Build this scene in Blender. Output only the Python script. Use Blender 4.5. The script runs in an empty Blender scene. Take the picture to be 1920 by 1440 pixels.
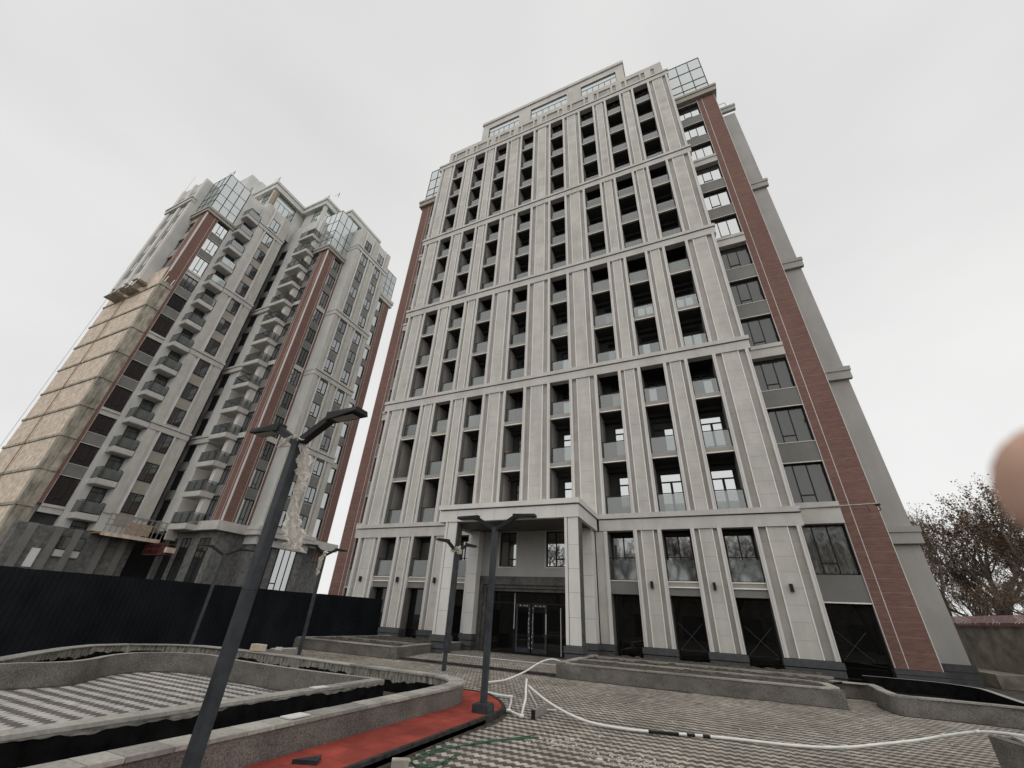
import bpy, math, random
from mathutils import Vector, Matrix
random.seed(7)
R = math.radians
S = bpy.context.scene
COL = S.collection

# ------------------------------------------------------------------ camera
cam_d = bpy.data.cameras.new('camera'); cam = bpy.data.objects.new('camera', cam_d); COL.objects.link(cam); S.camera = cam
CAMP = Vector((21.2808, -21.4535, 1.6)); YAW, PIT, ROL, FPX = 0.448037793, 0.523121275, 0.0566149547, 756.468
def _basis():
    cy, sy, cp, sp, cr, sr = math.cos(YAW), math.sin(YAW), math.cos(PIT), math.sin(PIT), math.cos(ROL), math.sin(ROL)
    f = Vector((-sy*cp, cy*cp, sp)); r = Vector((cy, sy, 0)); u = r.cross(f)
    return cr*r + sr*u, -sr*r + cr*u, f
CR, CU, CF = _basis()
cam.matrix_world = Matrix(((CR.x, CU.x, -CF.x, CAMP.x), (CR.y, CU.y, -CF.y, CAMP.y), (CR.z, CU.z, -CF.z, CAMP.z), (0, 0, 0, 1)))
cam_d.sensor_fit = 'HORIZONTAL'; cam_d.sensor_width = 36.0; cam_d.lens = FPX/1920*36
cam_d.clip_start = 0.01; cam_d.clip_end = 2000
cam_d.dof.use_dof = True; cam_d.dof.focus_distance = 26.0; cam_d.dof.aperture_fstop = 6.0
def project(p):
    d = Vector(p) - CAMP; z = d.dot(CF)
    if z < 0.05: return None
    return 960 + FPX*d.dot(CR)/z, 720 - FPX*d.dot(CU)/z, z

# ------------------------------------------------------------------ world, sun, exposure
W = bpy.data.worlds.new('World'); S.world = W; W.use_nodes = True
nt = W.node_tree; nt.nodes.clear()
def wn(t, **k):
    n = nt.nodes.new(t)
    for a, b in k.items(): setattr(n, a, b)
    return n
SUN_EL, SUN_AZ = R(48), R(150)      # azimuth clockwise from +y (north)
sky = wn('ShaderNodeTexSky'); sky.sky_type = 'NISHITA'; sky.sun_disc = False; sky.sun_elevation = SUN_EL; sky.sun_rotation = SUN_AZ
sky.dust_density = 4.0; sky.air_density = 1.0
bg1 = wn('ShaderNodeBackground'); bg1.inputs[1].default_value = 0.08; nt.links.new(sky.outputs[0], bg1.inputs[0])
tc = wn('ShaderNodeTexCoord'); mp = wn('ShaderNodeMapping'); mp.inputs['Scale'].default_value = (1, 1, 2.2); nt.links.new(tc.outputs['Generated'], mp.inputs[0])
no = wn('ShaderNodeTexNoise'); no.inputs['Scale'].default_value = 1.5; no.inputs['Detail'].default_value = 4; no.inputs['Roughness'].default_value = .45; nt.links.new(mp.outputs[0], no.inputs[0])
rp = wn('ShaderNodeValToRGB'); rp.color_ramp.elements[0].position = .3; rp.color_ramp.elements[0].color = (.755, .757, .748, 1); rp.color_ramp.elements[1].position = .7; rp.color_ramp.elements[1].color = (.89, .89, .875, 1)
nt.links.new(no.outputs['Fac'], rp.inputs[0])
sx = wn('ShaderNodeSeparateXYZ'); nt.links.new(tc.outputs['Generated'], sx.inputs[0])
hz = wn('ShaderNodeMapRange'); hz.inputs[1].default_value = 0.0; hz.inputs[2].default_value = .75; hz.inputs[3].default_value = 1.01; hz.inputs[4].default_value = .88; nt.links.new(sx.outputs[2], hz.inputs[0])
mu = wn('ShaderNodeVectorMath', operation='SCALE'); nt.links.new(rp.outputs[0], mu.inputs[0]); nt.links.new(hz.outputs[0], mu.inputs['Scale'])
bg2 = wn('ShaderNodeBackground'); bg2.inputs[1].default_value = 1.0; nt.links.new(mu.outputs[0], bg2.inputs[0])
mx = wn('ShaderNodeMixShader'); mx.inputs[0].default_value = .94; nt.links.new(bg1.outputs[0], mx.inputs[1]); nt.links.new(bg2.outputs[0], mx.inputs[2])
wo = wn('ShaderNodeOutputWorld'); nt.links.new(mx.outputs[0], wo.inputs[0])
sun_d = bpy.data.lights.new('sun', 'SUN'); sun_d.energy = 0.9; sun_d.angle = R(120); sun_d.color = (1, .98, .95)
sun = bpy.data.objects.new('sun', sun_d); COL.objects.link(sun)
sdir = Vector((math.sin(SUN_AZ)*math.cos(SUN_EL), math.cos(SUN_AZ)*math.cos(SUN_EL), math.sin(SUN_EL)))
sun.rotation_euler = sdir.to_track_quat('Z', 'Y').to_euler()
S.view_settings.view_transform = 'Standard'; S.view_settings.look = 'None'; S.view_settings.gamma = 1; S.view_settings.exposure = 0.14
S.view_settings.use_curve_mapping = False
S.render.engine = 'CYCLES'; S.cycles.max_bounces = 7; S.cycles.transparent_max_bounces = 10; S.cycles.caustics_reflective = False; S.cycles.caustics_refractive = False
S.render.resolution_x = 1024; S.render.resolution_y = 768

# ------------------------------------------------------------------ materials
M = {}
def mat(name, col, rough=.8, var=.12, scale=3.0, spec=.3, bump=0.0, bscale=40.0, island=0.0, metallic=0.0, col2=None, detail=5, stretch=None, obj_rand=0.0, stain=None):
    m = bpy.data.materials.new(name); m.use_nodes = True; t = m.node_tree; b = t.nodes['Principled BSDF']
    L = t.links.new
    b.inputs['Roughness'].default_value = rough; b.inputs['Specular IOR Level'].default_value = spec; b.inputs['Metallic'].default_value = metallic
    tc = t.nodes.new('ShaderNodeTexCoord'); ge = t.nodes.new('ShaderNodeNewGeometry')
    vec = ge.outputs['Position']
    if stretch:
        mp = t.nodes.new('ShaderNodeMapping'); mp.inputs['Scale'].default_value = stretch; L(vec, mp.inputs[0]); vec = mp.outputs[0]
    n = t.nodes.new('ShaderNodeTexNoise'); n.inputs['Scale'].default_value = scale; n.inputs['Detail'].default_value = detail; n.inputs['Roughness'].default_value = .6; L(vec, n.inputs[0])
    r = t.nodes.new('ShaderNodeValToRGB'); c2 = col2 or tuple(c*(1-var*2.2) for c in col); c1 = tuple(min(1, c*(1+var)) for c in col)
    r.color_ramp.elements[0].position = .32; r.color_ramp.elements[0].color = (*c2, 1); r.color_ramp.elements[1].position = .68; r.color_ramp.elements[1].color = (*c1, 1)
    L(n.outputs['Fac'], r.inputs[0]); out = r.outputs[0]
    if island or obj_rand:
        mr = t.nodes.new('ShaderNodeMapRange'); amt = island or obj_rand
        mr.inputs[3].default_value = 1-amt; mr.inputs[4].default_value = 1+amt
        if island: L(ge.outputs['Random Per Island'], mr.inputs[0])
        else:
            oi = t.nodes.new('ShaderNodeObjectInfo'); L(oi.outputs['Random'], mr.inputs[0])
        sc = t.nodes.new('ShaderNodeVectorMath'); sc.operation = 'SCALE'; L(out, sc.inputs[0]); L(mr.outputs[0], sc.inputs['Scale']); out = sc.outputs[0]
    if stain:      # large soft stains: (scale, stretch, dark, light)
        mp2 = t.nodes.new('ShaderNodeMapping'); mp2.inputs['Scale'].default_value = stain[1]; L(ge.outputs['Position'], mp2.inputs[0])
        n3 = t.nodes.new('ShaderNodeTexNoise'); n3.inputs['Scale'].default_value = stain[0]; n3.inputs['Detail'].default_value = 6; n3.inputs['Roughness'].default_value = .65; L(mp2.outputs[0], n3.inputs[0])
        m3 = t.nodes.new('ShaderNodeMapRange'); m3.inputs[1].default_value = .35; m3.inputs[2].default_value = .65; m3.inputs[3].default_value = stain[2]; m3.inputs[4].default_value = stain[3]; L(n3.outputs['Fac'], m3.inputs[0])
        s3 = t.nodes.new('ShaderNodeVectorMath'); s3.operation = 'SCALE'; L(out, s3.inputs[0]); L(m3.outputs[0], s3.inputs['Scale']); out = s3.outputs[0]
    L(out, b.inputs['Base Color'])
    if bump:
        n2 = t.nodes.new('ShaderNodeTexNoise'); n2.inputs['Scale'].default_value = bscale; n2.inputs['Detail'].default_value = 4; L(ge.outputs['Position'], n2.inputs[0])
        bp = t.nodes.new('ShaderNodeBump'); bp.inputs['Strength'].default_value = bump; bp.inputs['Distance'].default_value = .01; L(n2.outputs['Fac'], bp.inputs['Height']); L(bp.outputs[0], b.inputs['Normal'])
    M[name] = m; return m
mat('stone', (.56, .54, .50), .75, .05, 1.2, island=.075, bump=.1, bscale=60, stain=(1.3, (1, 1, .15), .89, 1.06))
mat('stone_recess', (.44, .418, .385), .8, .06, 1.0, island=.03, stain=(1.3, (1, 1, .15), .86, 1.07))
mat('frame_strip', (.70, .675, .65), .5, .03, .8, stain=(1.2, (1, 1, .2), .90, 1.04))
mat('joint', (.36, .25, .21), .7, .1, 5)
mat('band', (.56, .54, .51), .6, .04, .7, stain=(1.1, (1, 1, .5), .88, 1.06))
mat('canopy_white', (.72, .705, .68), .5, .03, .6, stain=(1.1, (1, 1, .3), .90, 1.04))
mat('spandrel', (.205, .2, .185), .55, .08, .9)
mat('spandrel_tan', (.36, .335, .29), .7, .06, 1.0)
mat('drip', (.86, .845, .82), .5, .03, 2)
mat('plinth', (.082, .085, .089), .5, .12, 6, bump=.1)
mat('portal', (.115, .11, .103), .5, .22, 5, stain=(2, (1, 1, .4), .75, 1.15))
mat('dark_metal', (.014, .015, .016), .55, .1, 3, spec=.25)
mat('lamp_metal', (.043, .05, .057), .5, .2, 5, spec=.3, stain=(3, (1, 1, .4), .8, 1.2))
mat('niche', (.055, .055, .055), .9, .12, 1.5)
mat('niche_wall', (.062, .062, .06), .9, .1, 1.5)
mat('slot_shade', (.03, .03, .032), .9, .1, 1)  # near-black colour stands in for the shade deep between the wings
mat('wing_wall', (.445, .44, .42), .85, .05, .5, stain=(.7, (1, 1, .2), .90, 1.06))
mat('wall_b2', (.60, .60, .575), .85, .05, .5, stain=(.7, (1, 1, .2), .90, 1.05))
mat('concrete_raw', (.40, .365, .30), .9, .25, 2.2, bump=.3, bscale=20, stretch=(1, 1, .35))
mat('block_beige', (.72, .60, .49), .9, .14, 1.6, bump=.2, bscale=15, col2=(.55, .46, .375), stain=(2.2, (1, 1, 1.6), .80, 1.08))
mat('granite', (.205, .19, .172), .8, .30, 55, bump=.35, bscale=70, detail=6, stain=(1.6, (1, 1, 1.5), .68, 1.15))
mat('granite_cap', (.37, .355, .32), .7, .12, 20, obj_rand=.25, stain=(2.0, (1, 1, 1), .8, 1.1))
mat('cap_white', (.72, .71, .69), .6, .05, 8)
mat('bitumen', (.010, .010, .010), .95, .3, 4, spec=.05, bump=.3, bscale=12)
mat('bitumen_edge', (.24, .23, .205), .9, .45, 5, bump=.3, bscale=12, col2=(.03, .03, .028), stretch=(1, 1, 3))
mat('plaster_streak', (.30, .285, .25), .95, .3, 7, col2=(.05, .048, .043), stretch=(2.2, 2.2, .6), bump=.3, bscale=14)
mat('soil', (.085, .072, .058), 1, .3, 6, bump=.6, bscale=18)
mat('paver_light', (.435, .40, .345), .85, .12, 5, island=.16, bump=.3, bscale=90, stain=(.55, (1, 1, 1), .72, 1.14))
mat('paver_dark', (.112, .096, .082), .85, .12, 5, island=.16, bump=.3, bscale=90, stain=(.55, (1, 1, 1), .72, 1.14))
mat('paver_light_one', (.435, .40, .345), .85, .12, 5, obj_rand=.16, bump=.3, bscale=90, stain=(.55, (1, 1, 1), .72, 1.14))
mat('paver_dark_one', (.112, .096, .082), .85, .12, 5, obj_rand=.16, bump=.3, bscale=90, stain=(.55, (1, 1, 1), .72, 1.14))
mat('court_light', (.50, .485, .45), .8, .08, 5, island=.1, stain=(.6, (1, 1, 1), .8, 1.1))
mat('court_dark', (.135, .12, .115), .85, .14, 5, island=.14, stain=(.6, (1, 1, 1), .8, 1.2))
mat('mortar', (.09, .08, .068), 1, .3, 3)
mat('ground', (.16, .145, .125), 1, .25, .4)
mat('red_rubber', (.35, .062, .044), .85, .16, 2.5, bump=.5, bscale=160, obj_rand=.08, stain=(1.1, (1, 1, 1), .72, 1.1))
mat('kerb', (.045, .044, .043), .85, .3, 8, bump=.3)
mat('fence_sheet', (.010, .012, .015), .6, .2, .8, spec=.1, stain=(.8, (1, 1, .3), .85, 1.25))
mat('pvc', (.80, .80, .76), .35, .06, 6, spec=.5)
mat('pipe_black', (.012, .012, .012), .6, .2, 20)
mat('hose_green', (.02, .115, .06), .45, .25, 20, spec=.5)
mat('alu', (.36, .34, .31), .45, .12, 12, metallic=.3)
mat('rubble', (.74, .71, .66), .9, .12, 12)
mat('red_paint', (.17, .05, .042), .7, .4, 6)
mat('osb', (.44, .355, .26), .85, .2, 9)
mat('base_far', (.17, .17, .163), .7, .2, 3, stain=(1, (1, 1, .3), .8, 1.15))
mat('orange_cloth', (.62, .16, .05), .8, .1, 8)
mat('wood', (.30, .2, .12), .8, .2, 9)
mat('bark', (.19, .155, .125), .95, .3, 4)
mat('leaf_brown', (.19, .125, .08), .8, .3, 2, island=.5)
mat('wall_old', (.27, .245, .205), .95, .3, 1.3, bump=.3, bscale=14, col2=(.14, .125, .105))
mat('coping_red', (.20, .105, .10), .6, .15, 4)
mat('skin', (.70, .44, .33), .5, .10, 60, spec=.35, stain=(90, (1, 1, 1), .86, 1.08))
mat('curtain', (.55, .52, .45), .9, .12, 3, stretch=(9, 9, .3))
mat('sky_white', (.8, .8, .8), .8, .03, 2)  # white that stands in for sky brightness behind an opening

def glass(name, col, refl, rough=.03, wav=0.0, transp=0.0, wscale=1.6):
    """coated window glass: dark body + mirror-like coat, optionally see-through, optionally wavy"""
    m = bpy.data.materials.new(name); m.use_nodes = True; t = m.node_tree; t.nodes.clear(); L = t.links.new
    o = t.nodes.new('ShaderNodeOutputMaterial'); d = t.nodes.new('ShaderNodeBsdfDiffuse'); d.inputs[0].default_value = (*col, 1)
    g = t.nodes.new('ShaderNodeBsdfGlossy'); g.inputs['Roughness'].default_value = rough; g.inputs[0].default_value = (.92, .95, .95, 1)
    body = d.outputs[0]
    if transp:
        tr = t.nodes.new('ShaderNodeBsdfTransparent'); tr.inputs[0].default_value = (.80, .83, .82, 1)
        x = t.nodes.new('ShaderNodeMixShader'); x.inputs[0].default_value = transp; L(d.outputs[0], x.inputs[1]); L(tr.outputs[0], x.inputs[2]); body = x.outputs[0]
    lw = t.nodes.new('ShaderNodeLayerWeight'); lw.inputs[0].default_value = .35
    mr = t.nodes.new('ShaderNodeMapRange'); mr.inputs[3].default_value = refl; mr.inputs[4].default_value = 1.0; L(lw.outputs['Fresnel'], mr.inputs[0])
    x2 = t.nodes.new('ShaderNodeMixShader'); L(mr.outputs[0], x2.inputs[0]); L(body, x2.inputs[1]); L(g.outputs[0], x2.inputs[2]); L(x2.outputs[0], o.inputs[0])
    if wav:
        ge = t.nodes.new('ShaderNodeNewGeometry'); mp = t.nodes.new('ShaderNodeMapping'); mp.inputs['Scale'].default_value = (1, 1, .35); L(ge.outputs['Position'], mp.inputs[0])
        n = t.nodes.new('ShaderNodeTexNoise'); n.inputs['Scale'].default_value = wscale; n.inputs['Detail'].default_value = 2; L(mp.outputs[0], n.inputs[0])
        b = t.nodes.new('ShaderNodeBump'); b.inputs['Strength'].default_value = wav; b.inputs['Distance'].default_value = .05; L(n.outputs['Fac'], b.inputs['Height']); L(b.outputs[0], g.inputs['Normal'])
    M[name] = m; return m
glass('pane', (.012, .013, .014), .50, .02)
glass('pane_film', (.040, .037, .031), .035, .10, wav=.9, wscale=2.6)
glass('pane_dark', (.028, .029, .03), .12, .05)
glass('pane_curtain', (.34, .375, .37), .24, .05)
glass('shop_glass', (.006, .006, .006), .015, .01)
glass('rail_glass', (.17, .175, .165), .07, .12, transp=.45)
glass('rail_clear', (.10, .11, .105), .08, .05, transp=.68)
glass('rail_far', (.24, .27, .26), .14, .03, transp=.80)
glass('pane_mid', (.02, .021, .022), .30, .03)

def brick_mat():
    m = bpy.data.materials.new('brick'); m.use_nodes = True; t = m.node_tree; b = t.nodes['Principled BSDF']; L = t.links.new
    ge = t.nodes.new('ShaderNodeNewGeometry'); sp = t.nodes.new('ShaderNodeSeparateXYZ'); L(ge.outputs['Position'], sp.inputs[0])
    ad = t.nodes.new('ShaderNodeMath'); L(sp.outputs[0], ad.inputs[0]); L(sp.outputs[1], ad.inputs[1])
    cb = t.nodes.new('ShaderNodeCombineXYZ'); L(ad.outputs[0], cb.inputs[0]); L(sp.outputs[2], cb.inputs[1])
    br = t.nodes.new('ShaderNodeTexBrick'); br.inputs['Scale'].default_value = 1.0; br.inputs['Brick Width'].default_value = .25; br.inputs['Row Height'].default_value = .065; br.inputs['Mortar Size'].default_value = .009
    br.inputs['Color1'].default_value = (.225, .122, .102, 1); br.inputs['Color2'].default_value = (.158, .085, .072, 1); br.inputs['Mortar'].default_value = (.20, .13, .11, 1); br.inputs['Bias'].default_value = -.1
    L(cb.outputs[0], br.inputs['Vector'])
    n = t.nodes.new('ShaderNodeTexNoise'); n.inputs['Scale'].default_value = .8; L(ge.outputs['Position'], n.inputs[0])
    mr = t.nodes.new('ShaderNodeMapRange'); mr.inputs[3].default_value = .85; mr.inputs[4].default_value = 1.2; L(n.outputs['Fac'], mr.inputs[0])
    sc = t.nodes.new('ShaderNodeVectorMath'); sc.operation = 'SCALE'; L(br.outputs[0], sc.inputs[0]); L(mr.outputs[0], sc.inputs['Scale']); L(sc.outputs[0], b.inputs['Base Color'])
    b.inputs['Roughness'].default_value = .85; b.inputs['Specular IOR Level'].default_value = .2
    bp = t.nodes.new('ShaderNodeBump'); bp.inputs['Strength'].default_value = .4; bp.inputs['Distance'].default_value = .006; bp.invert = True; L(br.outputs['Fac'], bp.inputs['Height']); L(bp.outputs[0], b.inputs['Normal'])
    M['brick'] = m
brick_mat()
def film_mat():
    m = bpy.data.materials.new('plastic_film'); m.use_nodes = True; t = m.node_tree; t.nodes.clear(); L = t.links.new
    o = t.nodes.new('ShaderNodeOutputMaterial'); d = t.nodes.new('ShaderNodeBsdfDiffuse'); d.inputs[0].default_value = (.90, .87, .81, 1)
    tl = t.nodes.new('ShaderNodeBsdfTranslucent'); tl.inputs[0].default_value = (.94, .90, .84, 1); g = t.nodes.new('ShaderNodeBsdfGlossy'); g.inputs['Roughness'].default_value = .25
    tr = t.nodes.new('ShaderNodeBsdfTransparent'); a = t.nodes.new('ShaderNodeMixShader'); a.inputs[0].default_value = .55; L(d.outputs[0], a.inputs[1]); L(tl.outputs[0], a.inputs[2])
    n = t.nodes.new('ShaderNodeTexNoise'); n.inputs['Scale'].default_value = 14; mr = t.nodes.new('ShaderNodeMapRange'); mr.inputs[1].default_value = .4; mr.inputs[2].default_value = .75; mr.inputs[3].default_value = .0; mr.inputs[4].default_value = .3; L(n.outputs['Fac'], mr.inputs[0])
    b = t.nodes.new('ShaderNodeMixShader'); L(mr.outputs[0], b.inputs[0]); L(a.outputs[0], b.inputs[1]); L(tr.outputs[0], b.inputs[2])
    c = t.nodes.new('ShaderNodeMixShader'); c.inputs[0].default_value = .1; L(b.outputs[0], c.inputs[1]); L(g.outputs[0], c.inputs[2]); L(c.outputs[0], o.inputs[0]); M['plastic_film'] = m
film_mat()

# ------------------------------------------------------------------ mesh helpers
class MB:
    def __init__(s): s.v = []; s.f = []; s.m = []; s.mats = []
    def mi(s, m):
        if m not in s.mats: s.mats.append(m)
        return s.mats.index(m)
    def box(s, x0, x1, y0, y1, z0, z1, m):
        if x0 > x1: x0, x1 = x1, x0
        if y0 > y1: y0, y1 = y1, y0
        if z0 > z1: z0, z1 = z1, z0
        b = len(s.v); k = s.mi(m)
        s.v += [(x0, y0, z0), (x1, y0, z0), (x1, y1, z0), (x0, y1, z0), (x0, y0, z1), (x1, y0, z1), (x1, y1, z1), (x0, y1, z1)]
        s.f += [(b, b+3, b+2, b+1), (b+4, b+5, b+6, b+7), (b, b+1, b+5, b+4), (b+1, b+2, b+6, b+5), (b+2, b+3, b+7, b+6), (b+3, b, b+4, b+7)]
        s.m += [k]*6; return s
    def poly(s, pts, m):
        b = len(s.v); s.v += [tuple(p) for p in pts]; s.f.append(tuple(range(b, b+len(pts)))); s.m.append(s.mi(m)); return s
    def prism(s, pts, z0, z1, m, mtop=None):
        """vertical prism over a counter-clockwise outline"""
        n = len(pts); b = len(s.v); k = s.mi(m); kt = s.mi(mtop or m)
        s.v += [(x, y, z0) for x, y in pts] + [(x, y, z1) for x, y in pts]
        s.f.append(tuple(reversed(range(b, b+n)))); s.m.append(k); s.f.append(tuple(range(b+n, b+2*n))); s.m.append(kt)
        for i in range(n):
            j = (i+1) % n; s.f.append((b+i, b+j, b+n+j, b+n+i)); s.m.append(k)
        return s
    def tube(s, pts, rad, m, n=6, caps=True):
        """tube through points; rad a number or a list"""
        k = s.mi(m); P = [Vector(p) for p in pts]; rr = rad if isinstance(rad, (list, tuple)) else [rad]*len(P); b0 = len(s.v); up = None
        for i, p in enumerate(P):
            t = (P[min(i+1, len(P)-1)] - P[max(i-1, 0)]); t = t.normalized() if t.length > 1e-9 else Vector((0, 0, 1))
            if up is None: up = t.orthogonal().normalized()
            up = (up - t*up.dot(t)); up = up.normalized() if up.length > 1e-6 else t.orthogonal().normalized()
            w = t.cross(up)
            for j in range(n):
                a = 2*math.pi*j/n; s.v.append(tuple(p + (up*math.cos(a) + w*math.sin(a))*rr[i]))
        for i in range(len(P)-1):
            for j in range(n):
                a = b0+i*n+j; c = b0+i*n+(j+1) % n; s.f.append((a, c, c+n, a+n)); s.m.append(k)
        if caps:
            s.f.append(tuple(reversed(range(b0, b0+n)))); s.m.append(k); e = b0+(len(P)-1)*n; s.f.append(tuple(range(e, e+n))); s.m.append(k)
        return s
    def bar(s, p, q, w, h, m):
        """square bar from p to q, w horizontal, h the other way"""
        p, q = Vector(p), Vector(q); t = (q-p).normalized(); sd = t.cross(Vector((0, 0, 1)))
        sd = sd.normalized() if sd.length > 1e-5 else Vector((1, 0, 0)); u = sd.cross(t)
        b = len(s.v); k = s.mi(m)
        for e in (p, q):
            for a, c in ((-1, -1), (1, -1), (1, 1), (-1, 1)): s.v.append(tuple(e + sd*a*w/2 + u*c*h/2))
        s.f += [(b, b+1, b+2, b+3), (b+7, b+6, b+5, b+4)] + [(b+i, b+4+i, b+4+(i+1) % 4, b+(i+1) % 4) for i in range(4)]; s.m += [k]*6; return s
    def mesh(s, name='mesh', smooth=False, org=(0, 0, 0)):
        me = bpy.data.meshes.new(name); ox, oy, oz = org
        me.from_pydata([(x-ox, y-oy, z-oz) for x, y, z in s.v] if org != (0, 0, 0) else s.v, [], s.f)
        for m in s.mats: me.materials.append(M[m])
        if len(s.mats) > 1: me.polygons.foreach_set('material_index', s.m)
        if smooth: me.polygons.foreach_set('use_smooth', [True]*len(s.f))
        me.update(); return me
WL = {}
def root(name, label, cat, loc=(0, 0, 0), group=None, rz=0):
    o = bpy.data.objects.new(name, None); o.empty_display_size = .2; COL.objects.link(o); o.location = loc; o.rotation_euler.z = rz
    o['label'] = label; o['category'] = cat
    if group: o['group'] = group
    WL[o.name] = Vector(loc); return o
def obj(name, me, parent=None, at=(0, 0, 0), label=None, cat=None, group=None, kind=None, rz=0):
    """at = world position; under a parent it is turned into the parent's (unrotated) frame"""
    o = bpy.data.objects.new(name, me); COL.objects.link(o); at = Vector(at); WL[o.name] = at
    if parent is not None: o.parent = parent; o.location = at - WL[parent.name]
    else: o.location = at
    if rz: o.rotation_euler.z = rz
    if label: o['label'] = label
    if cat: o['category'] = cat
    if group: o['group'] = group
    if kind: o['kind'] = kind
    return o
def local(name, me, parent, loc=(0, 0, 0), rz=0):
    o = bpy.data.objects.new(name, me); COL.objects.link(o); o.parent = parent; o.location = loc; o.rotation_euler.z = rz; WL[o.name] = WL[parent.name] + Vector(loc); return o
# a facade frame: s runs along the wall, d outwards, z up
def fb(face, s0, s1, d0, d1, z0, z1):
    k, o = face
    if k == 'E': return (o+d0, o+d1, s0, s1, z0, z1)
    return (s0, s1, o-d1, o-d0, z0, z1)
def fpt(face, s, d, z):
    k, o = face
    return (o+d, s, z) if k == 'E' else (s, o-d, z)
CACHE = {}
def window(parent, face, s0, s1, z0, z1, d=0.0, cols=(1, 1), transom=None, vent=None, pane='pane', fr=.06, fmat='dark_metal'):
    """window = dark frame (part) with its panes (sub-parts); d is the outer face of the frame"""
    w, h = round(s1-s0, 3), round(z1-z0, 3); key = (face[0], w, h, cols, transom, vent, fr, fmat)
    lf = (face[0], 0.0)
    if key not in CACHE:
        b = MB(); B = lambda *a: b.box(*fb(lf, *a), fmat)
        B(0, w, -.08, 0, 0, fr); B(0, w, -.08, 0, h-fr, h); B(0, fr, -.08, 0, fr, h-fr); B(w-fr, w, -.08, 0, fr, h-fr)
        tot = sum(cols); cells = []; x = 0
        zt = h*transom if transom else h
        for i, c in enumerate(cols):
            xa, xb = w*x/tot, w*(x+c)/tot; x += c
            if i: B(xa-fr/2, xa+fr/2, -.075, -.005, fr, zt-fr/2 if transom else h-fr)
            ca, cb = xa+(fr if i == 0 else fr/2), xb-(fr if i == len(cols)-1 else fr/2)
            top = zt-fr/2 if transom else h-fr
            if vent is not None and i == vent:
                zv = h*.22; B(ca, cb, -.07, .005, zv-fr/2, zv+fr/2); cells += [(ca, cb, fr, zv-fr/2), (ca, cb, zv+fr/2, top)]
            else: cells.append((ca, cb, fr, top))
        if transom: B(fr, w-fr, -.075, -.005, zt-fr/2, zt+fr/2); cells.append((fr, w-fr, zt+fr/2, h-fr))
        CACHE[key] = (b.mesh('window'), cells)
    me, cells = CACHE[key]
    f = obj('window', me, parent, fpt(face, s0, d, z0))
    for c in cells:
        ck = (face[0], round(c[1]-c[0], 3), round(c[3]-c[2], 3), pane)
        if ck not in CACHE: CACHE[ck] = MB().box(*fb(lf, 0, c[1]-c[0], -.05, -.03, 0, c[3]-c[2]), pane).mesh('pane')
        p = fpt(face, s0+c[0], d, z0+c[2]); obj('pane', CACHE[ck], f, p)
    return f
def simple(name, parent, boxes, m, kind=None, label=None):
    """one part from a list of world boxes"""
    b = MB()
    for x in boxes: b.box(*x[:6], x[6] if len(x) > 6 else m)
    o = b.v[0]; c = b.v[0]
    return obj(name, b.mesh(name, org=c), parent, c, kind=kind, label=label)

# ================================================================== large structure: ground
g = MB(); g.poly([(-250, -250, -.06), (300, -250, -.06), (300, 300, -.06), (-250, 300, -.06)], 'ground')
obj('ground', g.mesh('ground'), kind='structure')

# ================================================================== the near tower
FH = 3.1; Z0 = 6.44
tower = root('apartment_tower', 'tall light grey apartment tower with entrance canopy and dark balcony openings', 'building', (12.75, 0, 0))
SF = ('S', 0.0)
OPEN = [2.85, 5.47, 8.09, 11.17, 14.32, 17.40, 20.02, 22.64]; HW = .65
PIER = []; a = .39
for c in OPEN: PIER.append((a, c-HW)); a = c+HW
PIER.append((a, 25.1))
BANDS = [6.44, 15.74, 25.04, 34.34, 46.87]
# core volumes behind the facade
simple('core_wall', tower, [(.45, 25.05, 1.95, 14, .0, 46.4), (-5.3, .44, 5.6, 14, 0, 45.3), (25.06, 30.7, 5.6, 14, 0, 45.3)], 'wing_wall')
simple('side_wall', tower, [(.40, .75, .24, 5.59, 0, 46.3), (24.75, 25.09, .24, 5.59, 0, 46.3)], 'stone_recess')
# bands round the front
def band(x0, x1, z, y=0.0, depth=.5, parent=tower, h=.82, m='band'):
    return simple('band', parent, [(x0, x1, y-.03, y+depth, z-.24, z), (x0+.1, x1-.1, y+.16, y+depth, z-.29, z-.241, 'spandrel'), (x0+.045, x1-.045, y+.045, y+depth, z-h, z-.291)], m)  # shadow line under the cap is also painted: groove backing in dark spandrel colour
for i, z in enumerate(BANDS):
    if i == 0: band(.0, 8.9, z); band(16.32, 25.27, z)
    else: band(0, 25.27, z)
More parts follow.
